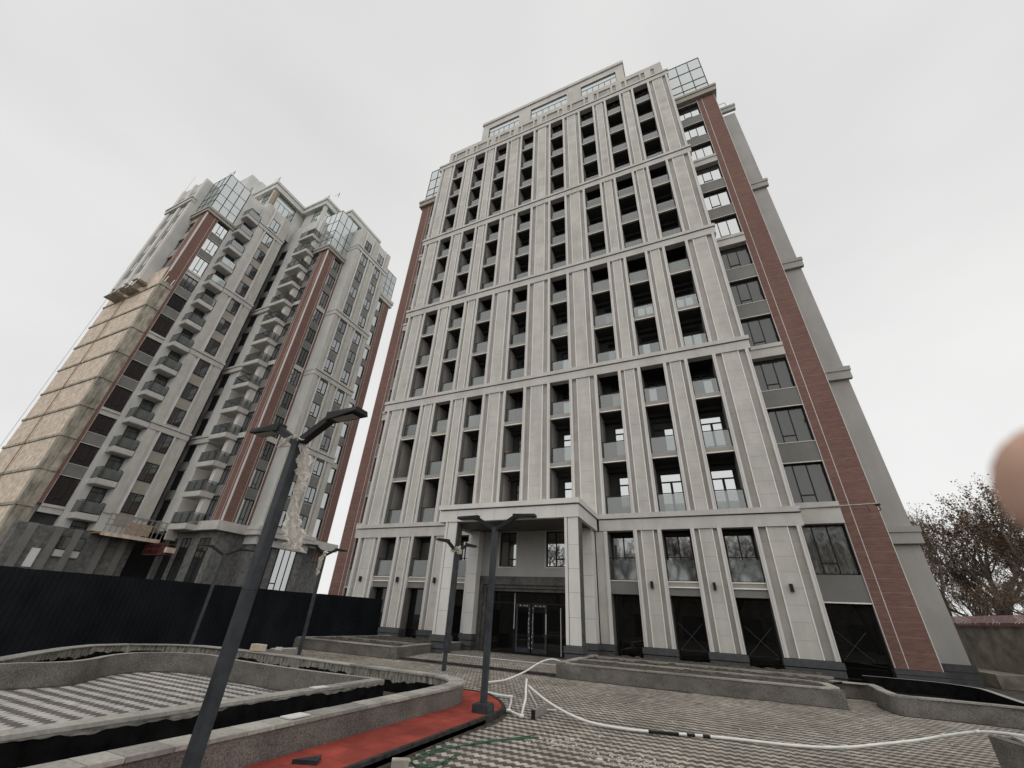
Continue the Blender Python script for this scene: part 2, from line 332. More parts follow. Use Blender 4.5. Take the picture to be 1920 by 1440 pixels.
# groups of storeys between the bands
panels = []      # (box, size key) cladding panels
def pier(x0, x1, z0, z1):
    w = x1-x0; fr = .17; cw = .51 if w < 1.5 else .75; xc = (x0+x1)/2
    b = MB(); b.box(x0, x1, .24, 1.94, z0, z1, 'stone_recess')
    b.box(x0, x0+fr, .03, .238, z0, z1, 'frame_strip'); b.box(x1-fr, x1, .03, .238, z0, z1, 'frame_strip')
    b.box(x0+.05, x0+.065, .022, .029, z0, z1, 'stone_recess'); b.box(x1-.065, x1-.05, .022, .029, z0, z1, 'stone_recess')
    b.box(xc-cw/2-.045, xc-cw/2-.002, .085, .239, z0, z1, 'drip'); b.box(xc+cw/2+.002, xc+cw/2+.045, .085, .239, z0, z1, 'drip')
    o = (x0, 0, z0); p = obj('pilaster', b.mesh('pilaster', org=o), tower, o)
    n = max(1, round((z1-z0)/.62)); h = (z1-z0)/n
    for k in range(n): panels.append((p, (xc-cw/2, xc+cw/2, .115, .239, z0+k*h+.003, z0+(k+1)*h-.003)))
    # thin joints of the recessed strips: slabs just proud of the backing
    for xa, xb in ((x0+fr+.004, xc-cw/2-.049), (xc+cw/2+.049, x1-fr-.004)):
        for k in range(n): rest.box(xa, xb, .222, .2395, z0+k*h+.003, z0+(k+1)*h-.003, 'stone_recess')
rest = MB()
for i in range(4):
    for x0, x1 in PIER: pier(x0, x1, BANDS[i]+.001, BANDS[i+1]-.823)
for j, (x0, x1) in enumerate(PIER):
    if j in (3, 4, 5): continue
    pier(x0, x1, .76, BANDS[0]-.823)
for x0, x1 in ((8.74, 9.28), (16.15, 16.75)):
    b = MB().box(x0, x1, .1, 1.9, .76, 5.6, 'stone'); fx = (x0, x0+.17) if x0 < 10 else (x1-.17, x1)
    b.box(fx[0], fx[1], .04, .099, .76, 5.6, 'frame_strip'); obj('pilaster', b.mesh('p', org=(x0, 0, .76)), tower, (x0, 0, .76))
panels.sort(key=lambda t: t[1][4])
pc = {}
for k, (p, bx) in enumerate(panels):
    if k < 290:
        o = (bx[0], bx[2], bx[4]); key = (round(bx[1]-bx[0], 3), round(bx[5]-bx[4], 3))
        if key not in pc: pc[key] = MB().box(0, key[0], 0, .124, 0, key[1], 'stone').mesh('cladding_panel')
        obj('cladding_panel', pc[key], p, o)
    else: rest.box(*bx, 'stone')
obj('cladding_panels', rest.mesh('cladding_panels'), tower, kind='stuff')

# balconies behind the openings
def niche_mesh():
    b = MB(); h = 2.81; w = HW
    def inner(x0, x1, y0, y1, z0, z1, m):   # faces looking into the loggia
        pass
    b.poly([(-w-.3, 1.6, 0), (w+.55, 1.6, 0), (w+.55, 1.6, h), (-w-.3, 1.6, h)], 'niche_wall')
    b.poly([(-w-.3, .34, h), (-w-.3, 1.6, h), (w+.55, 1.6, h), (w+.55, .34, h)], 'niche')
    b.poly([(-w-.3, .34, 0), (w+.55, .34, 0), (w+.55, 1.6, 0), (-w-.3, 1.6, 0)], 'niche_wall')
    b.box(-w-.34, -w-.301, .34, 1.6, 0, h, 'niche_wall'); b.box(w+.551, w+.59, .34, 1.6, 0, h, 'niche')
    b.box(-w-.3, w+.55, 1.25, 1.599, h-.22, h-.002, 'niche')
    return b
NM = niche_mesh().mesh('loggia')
slabb = MB(); slabb.box(-HW+.001, HW-.001, .20, .339, -.29, -.001, 'spandrel_tan'); slabb.box(-HW+.002, HW-.002, .165, .21, -.30, -.245, 'drip')
SLM = slabb.mesh('slab_edge')
jamb = MB(); jamb.box(-HW-.02, -HW+.012, .07, .45, 0, 2.81, 'spandrel'); jamb.box(HW-.012, HW+.02, .07, .45, 0, 2.81, 'spandrel'); JMM = jamb.mesh('jamb')
RGM = MB().box(-HW+.05, HW-.05, .36, .372, .05, .93, 'rail_glass').mesh('glass_panel')
RGC = MB().box(-HW+.05, HW-.05, .36, .372, .05, .93, 'rail_clear').mesh('glass_panel')
hb = MB(); hb.box(-HW+.012, HW-.012, .35, .39, .955, .99, 'dark_metal')
for sx_ in (-1, 1):
    hb.box(sx_*(HW-.03)-.018, sx_*(HW-.03)+.018, .352, .388, .0, .956, 'dark_metal')
HRM = hb.mesh('handrail')
rnd = random.Random(3)
for n in range(13):
    zt = Z0 + FH*n
    for j, c in enumerate(OPEN):
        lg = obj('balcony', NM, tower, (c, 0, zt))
        obj('jamb', JMM, lg, (c, 0, zt))
        if n not in (0, 3, 6, 9): obj('slab_edge', SLM, lg, (c, 0, zt))
        if not (n == 1 and j == 0):
            obj('glass_panel', RGC if (n < 5 and j in (4, 6, 7)) or rnd.random() < .15 else RGM, lg, (c, 0, zt)); obj('handrail', HRM, lg, (c, 0, zt))
        sh = {4: .28, 5: .45, 6: .05, 7: -.05}.get(j, .35)
        # balcony door: frame + panes as sub-parts of the balcony
        w, h = 1.12, 2.35; x0 = c-w/2+sh
        key = 'bdoor'
        if key not in CACHE:
            b = MB(); F = lambda *q: b.box(*q, 'dark_metal'); fr = .07
            F(0, w, 1.5, 1.58, 0, fr); F(0, w, 1.5, 1.58, h-fr, h); F(0, fr, 1.5, 1.58, fr, h-fr); F(w-fr, w, 1.5, 1.58, fr, h-fr); F(w/2-.06, w/2+.06, 1.49, 1.57, fr, 1.83); F(fr, w-fr, 1.5, 1.575, 1.83, 1.90)
            CACHE[key] = b.mesh('door_frame')
            CACHE['bp'] = [MB().box(fr, w/2-.06, 1.53, 1.55, fr, 1.83, 'pane').mesh('pane'), MB().box(w/2+.06, w-fr, 1.53, 1.55, fr, 1.83, 'pane').mesh('pane'), MB().box(fr, w-fr, 1.53, 1.55, 1.9, h-fr, 'pane').mesh('pane')]
        obj('door_frame', CACHE[key], lg, (x0, 0, zt))
        for pm in CACHE['bp']:
            if rnd.random() < .9: obj('pane', pm, lg, (x0, 0, zt))
# lower two storeys of the shopfront
for j, c in enumerate(OPEN):
    if j in (3, 4): continue
    x0, x1 = c-HW, c+HW
    o = (c, 0, 0)
    b = MB()
    b.box(x0, x1, .18, .5, 3.15, 3.36, 'spandrel_tan'); b.box(x0+.001, x1-.001, .15, .179, 3.33, 3.375, 'drip'); b.box(x0+.001, x1-.001, .14, .179, 3.10, 3.149, 'drip')
    b.box(x0+.002, x1-.002, .2, .5, 2.79, 3.098, 'spandrel')
    if j == 5: b = MB().box(x0, x1, .18, .5, 2.79, 3.36, 'spandrel').box(x0+.001, x1-.001, .15, .179, 3.34, 3.375, 'drip')
    b.box(x0-.02, x0+.01, .07, .9, .05, 2.79, 'spandrel'); b.box(x1-.01, x1+.02, .07, .9, .05, 2.79, 'spandrel')
    b.box(x0-.02, x0+.01, .07, .9, 3.36, 5.6, 'spandrel'); b.box(x1-.01, x1+.02, .07, .9, 3.36, 5.6, 'spandrel')
    b.box(x0-.02, x1+.02, .9, 1.0, 3.4, 5.6, 'niche'); b.box(x0, x1, 1.4, 1.5, 0, 2.79, 'niche')
    sp = obj('shopfront', b.mesh('shopfront', org=o), tower, o)
    obj('glass_panel', MB().box(x0+.05, x1-.05, .26, .272, 3.41, 4.28, 'rail_clear' if j > 4 else 'rail_glass').mesh('g', org=o), sp, o)
    obj('handrail', MB().box(x0+.012, x1-.012, .25, .29, 4.36, 4.40, 'dark_metal').mesh('h', org=o), sp, o)
    window(tower, SF, x0+.05, x1-.05, 3.4, 5.45, -.85, (1, 1), None, None, 'pane_mid')
    window(tower, SF, x0+.02, x1-.02, .12, 2.78, -.62, (1,), None, None, 'shop_glass', .05)
for xa, xb, yy in ((OPEN[6]-.55, OPEN[6]+.55, .6), (OPEN[7]-.55, OPEN[7]+.55, .6), (25.3, 26.9, 2.17)):
    cx, cz = (xa+xb)/2, 1.25
    for sg in (-1, 1): obj('tape', MB().bar((cx-.5, yy, cz-.5*sg), (cx+.5, yy, cz+.5*sg), .004, .014, 'plinth').mesh('tape', org=(cx, yy, cz)), tower, (cx, yy, cz))
# plinth courses
def plinth(x0, x1, y0, z1=.76, y1=.5, parent=tower):
    b = MB(); n = 3; h = z1/n
    b.box(x0-.0, x1+.0, y0+.07, y1-.02, 0, z1-.004, 'plinth')
    for k in range(n):
        o = -.015*(n-1-k) if k < n else 0; zz = k*h; o = (.03, .0, -.02)[k]
        b.box(x0-.05+o, x1+.05-o, y0+o, y1, zz+.004, zz+h-.036, 'plinth')
    c = (x0, y0, 0); return obj('plinth', b.mesh('plinth', org=c), parent, c)
for j, (x0, x1) in enumerate(PIER):
    if j not in (3, 4, 5): plinth(x0, x1, -.02)
plinth(8.78, 9.25, .0); plinth(16.2, 16.72, .0)
# wall lamps on the piers: black up-and-down lights
wl = MB(); wl.box(-.06, .06, -.02, .1, -.13, .13, 'dark_metal'); wl.box(-.03, .03, .1, .114, -.05, .05, 'dark_metal'); wl.box(-.064, .064, -.024, .1, .13, .142, 'dark_metal'); wl.box(-.064, .064, -.024, .1, -.142, -.13, 'dark_metal'); WLM = wl.mesh('wall_lamp')
for k, (j, nm) in enumerate(((0, 'behind the fence end, leftmost on the facade'), (1, 'second from the left on the facade'), (2, 'just left of the entrance canopy'), (6, 'just right of the entrance canopy'), (7, 'second from the right on the facade'), (8, 'rightmost, beside the brick strip'))):
    x0, x1 = PIER[j]; obj('wall_lamp', WLM, None, ((x0+x1)/2-.05, .0, 3.2), 'small black wall lamp, '+nm, 'wall lamp', 'black wall lamps on the tower piers')

# side bays: window column, brick strip, rear wing (both sides)
def brick_strip(parent, face, s0, s1, splits, z0, z1, dz=.52, thick=.12, keep=0):
    """brick-clad strip of panels with thin light metal profiles in the joints"""
    b = MB().box(*fb(face, s0+.001, s1-.001, -thick-.4, -thick, z0, z1), 'brick')
    edges = [s0] + list(splits) + [s1]
    st = obj('brick_strip', b.mesh('brick_strip'), parent)
    n = max(1, round((z1-z0)/dz)); h = (z1-z0)/n; rb = MB(); jb = MB()
    for e in edges:
        bx = fb(face, e-.014, e+.014, -thick, .008, z0, z1); c = (bx[0], bx[2], bx[4]); obj('joint_profile', MB().box(*bx, 'frame_strip').mesh('joint_profile', org=c), st, c)
    for i in range(len(edges)-1):
        for k in range(n):
            jb.box(*fb(face, edges[i]+.015, edges[i+1]-.015, -thick, -.002, z0+k*h-.006, z0+k*h+.006), 'joint')
            bx = fb(face, edges[i]+.0145, edges[i+1]-.0145, -thick, 0, z0+k*h+.0065, z0+(k+1)*h-.0065)
            if k < keep: c = (bx[0], bx[2], bx[4]); obj('brick_panel', MB().box(*bx, 'brick').mesh('brick_panel', org=c), st, c)
            else: rb.box(*bx, 'brick')
    if rb.v: obj('brick_panels', rb.mesh('brick_panels'), st, kind='stuff')
    obj('joint_lines', jb.mesh('joint_lines'), st, kind='stuff')
    return st
BF = ('S', 1.9)
brick_strip(tower, BF, 27.12, 28.53, (27.52,), .62, 43.4, keep=60)
brick_strip(tower, BF, -3.05, -1.72, (-2.1,), .0, 43.4)
simple('brick_core', tower, [(27.3, 28.5, 2.03, 5.6, 0, 43.4), (-3.0, -1.8, 2.03, 5.6, 0, 43.4)], 'brick')
simple('plinth', tower, [(27.05, 28.6, 1.82, 5.6, 0, .22), (27.1, 28.56, 1.86, 5.6, .22, .24), (27.05, 28.6, 1.82, 5.6, .24, .42), (27.1, 28.56, 1.86, 5.6, .42, .44), (27.05, 28.6, 1.82, 5.6, .44, .6), (28.61, 30.78, 5.4, 5.62, 0, .25), (28.61, 30.78, 5.42, 5.62, .26, .5), (28.61, 30.78, 5.4, 5.62, .51, .78)], 'plinth')
for sgn, (xa, xb) in ((1, (25.1, 27.11)), (-1, (-1.71, .38))):
    b = MB()
    for n in range(-1, 12):
        zs = 8.98 + FH*(n)                       # spandrel bottom
        if n in (-1, 2, 5, 8):
            if n == -1: b.box(xa, xb, 1.75, 2.6, 6.0, 6.95, 'band'); b.box(xa, xb, 1.68, 1.749, 6.7, 6.95, 'band'); continue
            zb = Z0+FH*(n+1); b.box(xa, xb, 1.75, 2.6, zb-.55, zb+.26, 'band'); b.box(xa, xb, 1.68, 1.749, zb+.02, zb+.26, 'band'); continue
        b.box(xa, xb, 1.95, 2.6, zs, zs+1.07, 'spandrel'); b.box(xa, xb, 1.93, 1.949, zs-.03, zs+.02, 'frame_strip'); b.box(xa, xb, 1.93, 1.949, zs+1.04, zs+1.075, 'frame_strip')
    b.box(xa, xb, 1.95, 2.6, 2.8, 3.88, 'spandrel'); b.box(xa, xb, 1.93, 1.949, 2.78, 2.83, 'drip')
    b.box(xa, xb, 2.55, 2.7, 0, 43.5, 'niche'); o = (xa, 1.75, 0)
    obj('spandrel', b.mesh('spandrel', org=o), tower, o)
    if sgn > 0:
        for n in range(-1, 12):
            z0 = 3.9 if n == -1 else 10.05 + FH*(n-1) - (0 if n != 0 else 0)
            if n == 0: z0 = 6.96
            z1 = 6.0 if n == -1 else 8.97 + FH*n
            if n in (2, 5, 8): z1 = Z0+FH*(n+1)-.56
            if n in (3, 6, 9): z0 = Z0+FH*n+.27
            window(tower, BF, xa+.02, xb-.02, z0, z1, -.25, (1.1, .9, 1), None, 1, 'pane_film' if n < 6 else 'pane', .05)
        window(tower, BF, xa+.02, xb-.02, .1, 2.79, -.3, (1,), None, None, 'shop_glass', .05)
# cornices over the brick corners and the glass corner boxes
for xs, gx, wx in (((25.15, 28.83), (25.3, 28.42), (28.6, 30.85)), ((-3.45, .3), (-3.05, .1), (-5.45, -3.1))):
    simple('cornice', tower, [(xs[0], xs[1], 1.5, 5.6, 43.9, 44.2), (xs[0]+.07, xs[1]-.07, 1.58, 5.6, 43.3, 43.898)], 'spandrel_tan')
    x0, x1 = gx; fr = simple('glass_box_frame', tower, [(x0, x1, 2.3, 5.5, 44.2, 50.5)], 'niche_wall')
    n = 3; rows = [44.2, 45.62, 46.82, 48.72, 50.56]; w = (x1-x0)/n
    b = MB()
    for i in range(n+1): b.box(x0+i*w-.025, x0+i*w+.025, 1.95, 2.05, 44.2, 50.56, 'dark_metal')
    for z in rows: b.box(x0, x1, 1.952, 2.048, z-.025, z+.025, 'dark_metal')
    obj('mullion', b.mesh('mullion', org=(x0, 1.95, 44.2)), fr, (x0, 1.95, 44.2))
    for i in range(n):
        for k in range(4): c = (x0+i*w+.036, 1.99, rows[k]+.036); obj('pane', MB().box(c[0], x0+(i+1)*w-.036, 1.99, 2.01, c[2], rows[k+1]-.036, 'pane_curtain').mesh('pane', org=c), fr, c)
    for i in range(2):
        xx = x1-.03 if x1 > 10 else x0+.01
        obj('pane', MB().box(xx, xx+.02, 2.06+i*1.7, 3.7+i*1.7, 44.24, 50.5, 'pane_curtain').mesh('pane', org=(xx, 2, 44.2)), fr, (xx, 2, 44.2))
    # rear wing bands
    for z in BANDS[:4]+[46.4]: simple('band', tower, [(wx[0], wx[1]+.05, 5.3, 5.61, z-.28, z), (wx[0], wx[1], 5.36, 5.61, z-.8, z-.282)], 'wing_wall')
simple('roof_rail', tower, [(29.3, 30.2, 5.35, 5.39, 47.1, 47.14), (29.3, 29.34, 5.35, 5.39, 46.4, 47.1), (30.16, 30.2, 5.35, 5.39, 46.4, 47.1)], 'alu')
# roof: stepped parapet with recesses and the glazed penthouse with its cornice
b = MB(); b.box(.4, 25.0, 1.02, 1.9, 46.4, 50.6, 'stone_recess')
xx = .4; rec = []
u = .9
while u < 24.4: rec += [(u, u+.32), (u+.5, u+1.75), (u+1.95, u+2.27)]; u += 2.88
pts = [.4]
for a_, b_ in rec:
    if b_ < 24.6: b.box(pts[-1], a_, .9, 1.019, 46.4, 49.95, 'stone'); pts.append(b_)
b.box(pts[-1], 25.0, .9, 1.019, 46.4, 49.95, 'stone'); b.box(.4, 25.0, .9, 1.019, 49.95, 50.6, 'stone')
obj('parapet', b.mesh('parapet', org=(.4, .9, 46.4)), tower, (.4, .9, 46.4))
ph = simple('penthouse', tower, [(3.9, 21.5, 2.5, 10, 46.4, 55.0, 'stone_recess'), (3.9, 21.5, 1.95, 2.5, 46.4, 52.8, 'stone'), (3.9, 4.75, 1.95, 2.49, 52.8, 55.1, 'stone'), (9.0, 10.4, 2.0, 2.49, 52.8, 55.1, 'stone'), (15.05, 16.6, 2.0, 2.49, 52.8, 55.1, 'stone'), (20.7, 21.5, 1.95, 2.49, 52.8, 55.1, 'stone')], 'stone')
simple('cornice', tower, [(3.8, 21.6, 1.85, 10, 56.15, 56.65), (3.9, 21.5, 2.0, 10, 55.1, 56.15)], 'band')
for xa, xb in ((4.8, 8.95), (10.45, 15.0), (16.65, 20.65)):
    window(tower, ('S', 2.1), xa, xb, 52.8, 55.1, 0, (1,)*6, .62, None, 'pane_curtain', .05)
    simple('frame', tower, [(xa-.06, xa+.0, 1.93, 2.1, 52.8, 55.1)], 'frame_strip'); simple('frame', tower, [(xb, xb+.06, 1.93, 2.1, 52.8, 55.1)], 'frame_strip')

# entrance: canopy on columns, stone portal, doors
cn = simple('canopy', tower, [(8.86, 16.34, -3.53, .05, 6.22, 6.45, 'canopy_white'), (9.0, 16.2, -3.36, .04, 6.165, 6.219, 'spandrel'), (8.93, 16.27, -3.44, -3.2, 5.62, 6.164, 'canopy_white'), (8.93, 9.1, -3.199, .04, 5.62, 6.164, 'canopy_white'), (16.1, 16.27, -3.199, .04, 5.62, 6.164, 'canopy_white'), (9.101, 16.099, -3.199, .04, 5.72, 6.163, 'portal')], 'canopy_white')  # dark groove strip under the canopy cap paints its shadow line
for k in range(1, 7):
    x = 8.93+k*7.34/7; simple('joint', cn, [(x-.004, x+.004, -3.4415, -3.43, 5.63, 6.16)], 'spandrel')
def column(x0, x1, y0, y1):
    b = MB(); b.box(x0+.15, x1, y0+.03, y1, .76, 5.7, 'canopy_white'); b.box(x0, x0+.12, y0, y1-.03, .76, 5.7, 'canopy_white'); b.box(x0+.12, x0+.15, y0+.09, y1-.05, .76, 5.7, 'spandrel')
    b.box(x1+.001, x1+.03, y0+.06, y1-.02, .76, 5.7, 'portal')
    for z in (1.7, 2.6, 3.5, 4.45): b.box(x0+.15, x1, y0+.0285, y0+.04, z-.005, z+.005, 'spandrel')
    c = (x0, y0, 0); obj('column', b.mesh('column', org=c), tower, c); plinth(x0, x1, y0-.06, .76, y1+.06)
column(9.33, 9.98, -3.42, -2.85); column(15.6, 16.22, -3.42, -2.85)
for x0, x1 in ((9.25, 9.75), (15.6, 16.1)):
    b = MB().box(x0, x1, -.55, .1, .76, 5.7, 'canopy_white')
    for z in (1.7, 2.6, 3.5, 4.45): b.box(x0-.002, x1+.002, -.552, -.5, z-.006, z+.006, 'spandrel')
    c = (x0, -.55, 0); obj('column', b.mesh('column', org=c), tower, c); plinth(x0, x1, -.6, .76, .1)
simple('entrance_wall', tower, [(9.76, 10.8, -.02, .4, 3.45, 5.72), (11.8, 13.5, -.02, .4, 3.45, 5.72), (14.55, 15.59, -.02, .4, 3.45, 5.72), (10.8, 11.8, -.02, .4, 3.45, 3.92), (13.5, 14.55, -.02, .4, 3.45, 3.92), (10.8, 11.8, -.02, .4, 5.68, 5.72), (13.5, 14.55, -.02, .4, 5.68, 5.72), (9.76, 15.59, 1.2, 1.3, 0, 5.7, 'niche')], 'wing_wall')
for x0, x1 in ((10.8, 11.8), (13.5, 14.55)):
    window(tower, SF, x0, x1, 3.92, 5.68, -.12, (1, 1), None, 1, 'pane'); simple('window_trim', tower, [(x0-.05, x1+.05, -.04, -.021, 3.87, 3.919), (x0-.05, x0-.001, -.04, -.021, 3.92, 5.68), (x1+.001, x1+.05, -.04, -.021, 3.92, 5.68)], 'frame_strip')
pb = []
for (i, x0, zt) in ((0, 9.76, 3.449), (1, 9.98, 3.06), (2, 10.16, 2.9)):
    y0 = -.10+.10*i; y1 = y0+.098; xi = (9.98, 10.16, 10.32)[i]; zi = (3.06, 2.9, 2.76)[i]; x1 = 25.36-x0
    pb += [(x0, xi, y0, y1+.3, 0, zt), (25.36-xi, x1, y0, y1+.3, 0, zt), (xi, 25.36-xi, y0, y1+.3, zi, zt)]
simple('portal', tower, pb, 'portal')
ed = window(tower, SF, 10.33, 15.03, .06, 2.75, -.32, (1.35, 1.75, 1.6), .81, None, 'shop_glass', .05)
for x0, x1, hs in ((11.80, 12.58, 1), (12.68, 13.46, -1)):
    b = MB()
    for q in ((x0, x0+.1, .14, 2.2), (x1-.1, x1, .14, 2.2), (x0+.1, x1-.1, .14, .32), (x0+.1, x1-.1, 2.08, 2.2)): b.box(q[0], q[1], .27, .33, q[2], q[3], 'lamp_metal')
    c = (x0, .27, .14); d = obj('door', b.mesh('door', org=c), tower, c)
    obj('pane', MB().box(x0+.1, x1-.1, .295, .31, .32, 2.08, 'shop_glass').mesh('pane', org=c), d, c)
    xh = x1-.06 if hs > 0 else x0+.06; obj('handle', MB().tube([(xh, .22, .9), (xh, .2, 1.0), (xh, .2, 1.5), (xh, .22, 1.6)], .014, 'alu').mesh('handle', org=c), d, c)
    # torn protective tape left on the frames
    b = MB()
    for k in range(9):
        zz = .25+k*.21+rnd.random()*.1; xq = (x1-.04 if hs > 0 else x0+.04)+rnd.uniform(-.03, .03); b.box(xq-.012, xq+.012, .262, .2695, zz, zz+rnd.uniform(.02, .1), 'cap_white')
    for k in range(3): zz = 2.14; xq = x0+.2+k*.2+rnd.uniform(-.05, .05); b.box(xq, xq+.05, .262, .2695, zz-.02, zz+.02, 'cap_white')
    if hs < 0: b.box(x1-.05, x1-.015, .26, .2695, .95, 1.8, 'cap_white')
    obj('tape', b.mesh('tape', org=c), d, c)
simple('tape', tower, [(10.345, 10.385, .305, .312, .1, 2.7), (11.68, 11.71, .305, .312, 1.1, 2.7), (14.16, 14.19, .305, .312, .1, 2.1)], 'cap_white')
# bracket pole with a camera, sticking out of the right band
b = MB().tube([(25.2, -.1, 6.30), (27.95, -.1, 6.36)], .035, 'alu', 8).tube([(27.9, -.1, 6.36), (27.98, -.1, 6.12), (27.9, -.1, 6.08)], .02, 'dark_metal', 6).box(27.86, 28.0, -.17, -.03, 6.28, 6.35, 'dark_metal').tube([(27.55, -.1, 6.35), (27.6, -.12, 6.02)], .012, 'dark_metal', 5)
obj('bracket_pole', b.mesh('bracket_pole', org=(25.2, 0, 6.3)), None, (25.2, 0, 6.3), 'thin grey pole held out across the right brick strip', 'pole')

# ================================================================== the far tower (axis-aligned with the near one)
tb = root('apartment_tower', 'unfinished grey and brick apartment tower with stacked balconies and bare block wall', 'building', (-30, 0, 0))
B2 = [8.1, 17.4, 26.7, 36.0, 48.4]
FL = [4.67 + FH*k for k in range(15)]            # balcony floor levels (slab tops): 4.67 ... 48.07
def add(b, face, s0, s1, d0, d1, z0, z1, m): b.box(*fb(face, s0, s1, d0, d1, z0, z1), m)
def b2band(face, s0, s1, z, d=0.0, depth=.6, h=.85, m='band', lip=.06):
    return simple('band', tb, [fb(face, s0-lip, s1+lip, d-depth, d+lip+.03, z-.25, z), fb(face, s0+.06, s1-.06, d-depth, d-.1, z-.31, z-.251) + ('spandrel',), fb(face, s0, s1, d-depth, d, z-h, z-.311)], m)  # groove below the cap is coloured darker, as painted shadow
# --- wing with the bare south wall
E1, S1 = ('E', -30.3), ('S', -7.35)
simple('core_wall', tb, [(-42.4, -30.73, -7.0, 1.55, 0, 52), (-42.4, -31.2, 1.56, 12, 0, 51, 'slot_shade'), (-31.19, -20.75, 4.71, 16.25, 0, 52)], 'wall_b2')  # the middle box is coloured dark as painted shade of the recess
brick_strip(tb, E1, -7.35, -5.95, (-6.31,), 32.9, 45.0, keep=0)
brick_strip(tb, E1, -6.27, -5.95, (), 8.1, 32.9, keep=0)
brick_strip(tb, S1, -32.0, -30.3, (-31.7, -30.6), 34.4, 45.0)
simple('cornice', tb, [(-34.4, -30.0, -7.65, -3.9, 45.35, 45.7), (-34.35, -30.1, -7.55, -4.0, 44.9, 45.348)], 'spandrel_tan')
# south-side window recess and clad pilaster above the bare wall
b = MB()
for k in range(4, 15):
    z = FL[k]
    if z > 33.5 and z < 45: add(b, S1, -33.8, -32.0, -.3, -.1, z-.9, z+.25, 'spandrel_tan')
b.box(-33.8, -32.0, -7.06, -7.0, 33.5, 45, 'pane_dark')
obj('recess_bay', b.mesh('recess_bay'), tb)
SP = ('S', -8.42)
b = MB(); b.box(-40.2, -33.9, -8.22, -7.1, 33.6, 52.5, 'wall_b2')
for xa, xb in ((-34.35, -33.9), (-36.9, -36.3), (-39.6, -38.9)): b.box(xa, xb, -8.42, -8.221, 33.6, 52.5, 'frame_strip')
obj('pilaster', b.mesh('pilaster', org=(-40.2, -8.4, 33.6)), tb, (-40.2, -8.4, 33.6))
for k in range(10, 15):
    for xa, xb in ((-36.25, -34.45), (-38.85, -37.0)):
        z = FL[k]; window(tb, ('S', -8.22), xa, xb, z+.7, z+2.4, .02, (1, 1), None, None, 'pane_dark'); simple('spandrel', tb, [(xa, xb, -8.24, -8.225, z-.5, z+.6)], 'spandrel')
b2band(SP, -39.9, -33.85, 48.4, .15)
# bare block wall: concrete frame ledges and block panels, one storey at a time
bare = obj('bare_wall', MB().box(-42.45, -30.32, -7.3, -7.0, 0, 33.2, 'concrete_raw').mesh('bare_wall', org=(-42.45, -7.3, 0)), tb, (-42.45, -7.3, 0))
for k in range(10):
    z = 4.75 + 3.07*k
    simple('ledge', bare, [(-42.5, -30.25, -7.46, -7.301, z-.12, z+.12)], 'concrete_raw')
    for (xa, xb) in ((-42.4, -40.4), (-40.38, -37.42), (-37.36, -34.5), (-34.48, -31.0)):
        simple('block_panel', bare, [(xa, xb, -7.37, -7.301, z+.14, z+2.92)], 'block_beige')
    simple('ledge', bare, [(-30.32, -30.15, -7.42, -6.3, z-.14, z+.16)], 'concrete_raw')
simple('corner_column', bare, [(-30.98, -30.33, -7.4, -7.302, 0, 33.2)], 'concrete_raw')
simple('corner_column', bare, [(-30.5, -30.22, -7.3, -6.86, 0, 32.9)], 'concrete_raw'); simple('corner_column', bare, [(-30.5, -30.26, -6.84, -6.28, 0, 32.9)], 'concrete_raw')
for xv in (-37.39,): simple('downpipe', bare, [(xv-.03, xv+.03, -7.52, -7.46, 2, 33)], 'wood')
# window column and balcony wall
EW = ('E', -30.5)
for k in range(1, 14):
    z = FL[k]
    isb = any(abs(z+.33-q) < .4 for q in B2)
    nb = any(abs(z+FH+.33-q) < .4 for q in B2)
    z0 = 30.44 + FH*(k-8.32)
    z0 = z + .93 - (.55 if isb else 0); z1 = z + 2.85 - (.1 if nb else 0)
    if z1 > 45: continue
    window(tb, EW, -5.93, -4.36, z0, z1, .0, (1, .9, 1), None, 1, 'pane_dark' if z < 34 else 'pane', .06)
    if isb: simple('spandrel', tb, [fb(EW, -5.93, -4.36, -.2, .12, z-.35, z+.36, ), fb(EW, -5.93, -4.36, .121, .22, z+.13, z+.36)], 'band')
    else: simple('spandrel', tb, [fb(EW, -5.93, -4.36, -.2, .06, z-.22, z+.9), fb(EW, -5.93, -4.36, .061, .08, z-.24, z-.19, ) + ('frame_strip',), fb(EW, -5.93, -4.36, .061, .08, z+.87, z+.91) + ('frame_strip',)], 'spandrel')
simple('wall', tb, [(-31.0, -30.3, -4.34, -2.2, 6.5, 52.4), (-31.2, -30.72, -5.95, -4.35, 6.5, 45, 'niche')], 'wall_b2')
BALM = None
def balcony_mesh(w, d, wl=False):
    """slab; glass panels and rail are separate meshes. local: s 0..w along, d outwards (E frame)"""
    sl = MB().box(0, d, 0, w, -.5, 0, 'band').box(.04, d-.05, .05, w-.05, -.54, -.5, 'wall_b2').mesh('slab')
    rl = MB(); r = .02
    for q in ([(d-.05, .05, 1.08), (d-.05, w-.05, 1.08)], [(.0, .05, 1.08), (d-.05, .05, 1.08)], [(.0, w-.05, 1.08), (d-.05, w-.05, 1.08)]): rl.bar(q[0], q[1], .05, .04, 'dark_metal')
    for q in ((d-.05, .05), (d-.05, w/2), (d-.05, w-.05), (.05, .05), (.05, w-.05)): rl.box(q[0]-.018, q[0]+.018, q[1]-.018, q[1]+.018, 0, 1.08, 'dark_metal')
    rl.bar((d-.05, .05, .08), (d-.05, w-.05, .08), .03, .03, 'dark_metal')
    return sl, rl.mesh('railing'), MB().box(d-.03, d-.018, .07, w-.07, .1, 1.0, 'rail_far').mesh('glass_panel'), MB().box(.05, d-.06, .035, .045, .1, 1.0, 'rail_far').mesh('glass_panel'), MB().box(.05, d-.06, w-.045, w-.035, .1, 1.0, 'rail_far').mesh('glass_panel')
